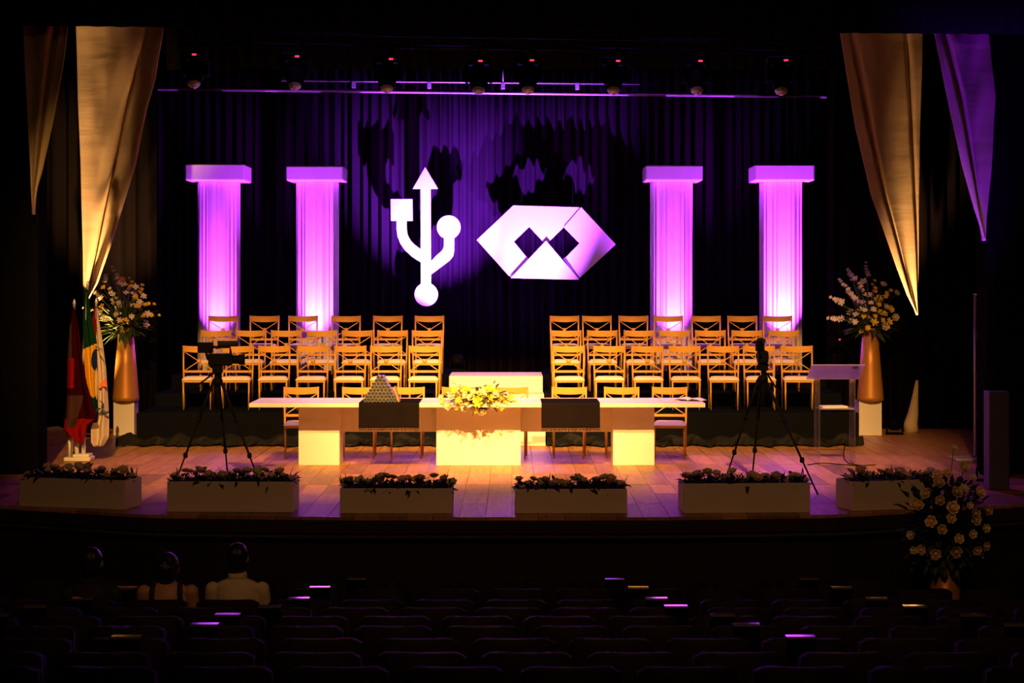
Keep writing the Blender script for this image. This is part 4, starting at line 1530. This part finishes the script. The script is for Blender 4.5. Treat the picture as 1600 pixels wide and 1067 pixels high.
SP = seat_parts()
ROWS = [(15.9, 562, 903), (15.0, 597, 917), (14.1, 581, 934), (13.2, 556, 946), (12.3, 489, 959), (11.4, 477, 974), (10.5, 502, 993), (9.6, 494, 1014), (8.75, 530, 1036), (7.9, 520, 1062)]
PITCH = .545
seatproto = None
for r, (Y, x0, yt) in enumerate(ROWS):
    zt = ZC - (yt - HY) * Y / F
    c0 = (x0 - 800) * Y / F
    xs_ = [c0 + PITCH * k for k in range(-14, 16)]
    lim = 800 * Y / F + .28
    xs_ = [x for x in xs_ if -lim < x < lim and (r > 0 or x < 3.3) and (r > 1 or x < 4.5)]
    for i, x in enumerate(xs_):
        lab = f'dark curved-back theatre seat, {ORD[i]} from left in the {ORD[r]} row from the stage'
        loc = (x, Y, zt - .9)
        if seatproto is None:
            t = thing('theatre_seat', lab, 'seat', loc, 0, 'theatre seats')
            for k, me in SP.items():
                link(k, me, t)
            bpy.context.view_layer.update()
            seatproto = (t, [(c, []) for c in t.children])
        else:
            copy_tree(seatproto[0], seatproto[1], lab, loc, random.uniform(-.02, .02), 'theatre seats')
    # a footing under each row
    struct(MB().box(-11, 11, Y - .35, Y + .55, zt - 1.3, zt - .9005).build('floor_step', black_floor))

# glossy sleeves slipped over some seat backs
m = MB()
w2 = .082
for i in range(1):
    prof = [(-.058, -.14), (-.050, .004), (-.047, .0125), (-.036, .0155), (-.01, .0155), (.025, .0155), (.044, .004), (.048, -.08)]
    vs = []
    for xx in (-w2, w2):
        for y, z in prof: vs.append((xx, y - .045 - .052, .9 + z + .0))
    k = len(prof)
    for j in range(k - 1):
        m.add([vs[j], vs[j + 1], vs[k + j + 1], vs[k + j]], [(0, 3, 2, 1)], 1 if j in (1, 2, 3, 4) else 0, False)
me_sl = m.mesh('seat_sleeve', [sleeve, sleeve_rim])
MARK = {0: [560, 959, 1260], 1: [203, 502, 996, 1311], 2: [135, 469, 1024, 1365], 3: [62, 425, 1054, 1424], 4: [2, 360, 1125, 1512], 5: [325, 1162, 1580], 6: [204, 1246]}
for r, pxs in MARK.items():
    Y, x0, yt = ROWS[r]
    zt = ZC - (yt - HY) * Y / F
    for i, px in enumerate(pxs):
        X = (px - 800) * Y / F
        o = link('seat_sleeve', me_sl, None, (X, Y, zt - .9 + .004))
        sd = o.modifiers.new('thickness', 'SOLIDIFY')
        sd.thickness = .002
        tag(o, f'glossy sleeve catching stage light over a seat back, {ORD[i]} from left in the {ORD[r]} row', 'seat cover', 'glossy sleeves on seat backs')

# ------------------------------------------------------------------ people seated in the third row
def capsule(m, pts, rs, n=12):
    """tapered limb with rounded ends"""
    for i in range(len(pts) - 1):
        a, b = Vector(pts[i]), Vector(pts[i + 1])
        m.tube([a, b], [rs[i], rs[i + 1]], n)
    for p, r in zip(pts, rs):
        m.ell(p, (r, r, r), n, 8)


def remesh(o, vox, smooth=6):
    q = o.modifiers.new('remesh', 'REMESH')
    q.mode = 'VOXEL'
    q.voxel_size = vox
    q.use_smooth_shade = True
    s = o.modifiers.new('smooth', 'SMOOTH')
    s.factor = .5
    s.iterations = smooth


def person(label, X, Y, seatz, shoulder, head_top, sw, turn, kind):
    """seated person seen from behind, facing +y (the stage); z measured from the row floor"""
    t = thing('person', label, 'person', (X, Y, seatz), turn)
    hz = head_top - .115
    sh = shoulder
    m = MB()
    # trunk
    m.ell((0, .02, .52), (.165, .12, .13), 18, 12)
    m.ell((0, .0, .70), (.145, .105, .17), 18, 12)
    m.ell((0, -.005, sh - .14), (sw * .76, .105, .15), 18, 12)
    m.ell((0, -.005, sh - .05), (sw * .80, .075, .07), 18, 10)
    capsule(m, [(0, -.0, sh - .03), (0, .015, sh + .07), (0, .02, hz - .06)], [.062, .052, .055])
    # head, jaw, nose, ears
    m.ell((0, .025, hz + .015), (.075, .094, .105), 20, 14)
    m.ell((0, .055, hz - .055), (.052, .062, .06), 16, 10)
    m.ell((0, .122, hz - .012), (.013, .02, .022), 10, 8)
    m.ell((0, .108, hz - .055), (.024, .012, .010), 10, 8)
    for s in (-1, 1):
        m.ell((s * .079, .018, hz - .005), (.010, .020, .031), 10, 8)
        m.ell((s * .031, .106, hz + .018), (.013, .009, .008), 8, 6)
        # arms down to hands on the thighs
        S = Vector((s * sw * .93, -.005, sh - .06)); E = Vector((s * (sw + .012), .06, sh - .33)); W = Vector((s * .14, .28, .56))
        capsule(m, [S, E], [.056, .044]); capsule(m, [E, W], [.043, .029])
        H = W + Vector((-s * .012, .075, -.005))
        m.tube([W, H], [.028, .036], 10, flat=.6)
        for k, (dx, L) in enumerate(((-.027, .062), (-.009, .075), (.009, .07), (.026, .052))):
            a = H + Vector((s * dx, .0, 0))
            capsule(m, [a, a + Vector((s * dx * .2, L * .6, -.006)), a + Vector((s * dx * .2, L, -.03))], [.0095, .0085, .0075], 8)
        a = W + Vector((-s * .03, .03, 0))
        capsule(m, [a, a + Vector((-s * .028, .03, -.006)), a + Vector((-s * .03, .062, -.014))], [.011, .0095, .008], 8)
        # legs
        capsule(m, [(s * .09, .03, .51), (s * .10, .44, .53)], [.085, .062])
        capsule(m, [(s * .10, .44, .53), (s * .10, .47, .12)], [.06, .042])
        m.ell((s * .10, .53, .055), (.045, .12, .05), 12, 8)
    o = m.build('body', skin_m, t)
    remesh(o, .010, 4)
    # hair
    h = MB()
    if kind == 'woman':
        h.ell((0, .0, hz + .03), (.086, .100, .105), 20, 14)
        h.ell((0, -.045, hz - .02), (.074, .065, .085), 16, 12)
        h.ell((.004, -.085, hz + .015), (.060, .050, .055), 16, 10)
        for k in range(7):
            a = k * .9
            h.ell((.04 * math.cos(a), -.08 + .02 * math.sin(a * 2), hz + .015 + .045 * math.sin(a)), (.026, .026, .026), 10, 8)
    else:
        h.ell((0, -.002, hz + .035), (.083, .100, .095), 20, 14)
        h.ell((0, -.035, hz - .02), (.074, .062, .085), 16, 12)
    ho = h.build('hair', hair_m, t)
    remesh(ho, .009, 3)
    c = MB()
    if kind == 'woman':
        for dx in (-.012, .02):
            MB().ell((dx, -.118, hz + .07 + dx * .5), (.011, .008, .008), 8, 6).build('hair_clip', glint, t)
        MB().ell((.055, -.07, hz - .045), (.008, .008, .011), 8, 6).build('earring', glint, t)
        c.ell((0, .02, .52), (.185, .14, .15), 18, 12)
        c.ell((0, .0, .68), (.155, .118, .15), 18, 12)
        c.ell((0, .0, sh - .22), (sw * .82, .118, .10), 18, 12)
        for s in (-1, 1):
            capsule(c, [(s * .09, .05, .52), (s * .105, .46, .54)], [.11, .09])
        co = c.build('dress', dress_m, t)
        remesh(co, .011, 4)
        for s in (-1, 1):
            pts = []
            for a in (-1.5, -1.0, -.5, 0, .5, 1.0, 1.5):
                pts.append((s * (.112 - .012 * math.cos(a)), -.005 + .108 * math.sin(a), sh - .085 + .108 * math.cos(a) - (.07 if abs(a) > 1.2 else 0)))
            MB().tube(pts, .020, 8, flat=.35).build('strap', dress_m, t)
    else:
        fab = shirt_m if kind == 'man' else dress_m
        c.ell((0, .02, .54), (.18, .135, .13), 18, 12)
        c.ell((0, .0, .70), (.165, .12, .17), 18, 12)
        c.ell((0, -.005, sh - .13), (sw * .84, .122, .16), 18, 12)
        c.ell((0, -.008, sh - .045), (sw * .84, .09, .075), 18, 10)
        capsule(c, [(0, 0, sh - .02), (0, .008, sh + .035)], [.085, .068])
        for s in (-1, 1):
            S = Vector((s * sw * .93, -.005, sh - .06)); E = Vector((s * (sw + .012), .06, sh - .33)); W = Vector((s * .15, .25, .565))
            capsule(c, [S, E], [.060, .052]); capsule(c, [E, W], [.053, .040])
        co = c.build('shirt', fab, t)
        remesh(co, .011, 4)
        M = Matrix.Translation((0, .008, sh + .03)) @ Matrix.Rotation(R(8), 4, 'X')
        MB().lathe([(.082, -.025), (.072, .03), (.066, .04), (.062, .03), (.066, -.02)], 24, M=M).build('collar', fab, t)
        p = MB()
        for s in (-1, 1):
            capsule(p, [(s * .09, .03, .51), (s * .10, .44, .53)], [.10, .076])
            capsule(p, [(s * .10, .44, .53), (s * .10, .47, .14)], [.074, .058])
        po = p.build('trousers', trouser_m, t)
        remesh(po, .011, 4)
    return t


Yp = 14.33
zt2 = ZC - (934 - HY) * 14.1 / F
fl = zt2 - .9 + .02
person('woman with dark pinned-up hair and black shoulder straps seen from behind', (262 - 800) * Yp / F, Yp, fl, 2.16 - (912 - HY) * Yp / F - fl, 2.16 - (866 - HY) * Yp / F - fl, .195, .05, 'woman')
person('man with short dark hair in a pale collared shirt seen from behind', (371 - 800) * Yp / F, Yp, fl, 2.16 - (908 - HY) * Yp / F - fl, 2.16 - (850 - HY) * Yp / F - fl, .205, 0, 'man')
person('person in dark clothes barely visible at far left of the third row', (143 - 800) * Yp / F, Yp, fl, 2.16 - (915 - HY) * Yp / F - fl, 2.16 - (857 - HY) * Yp / F - fl, .19, 0, 'dark')
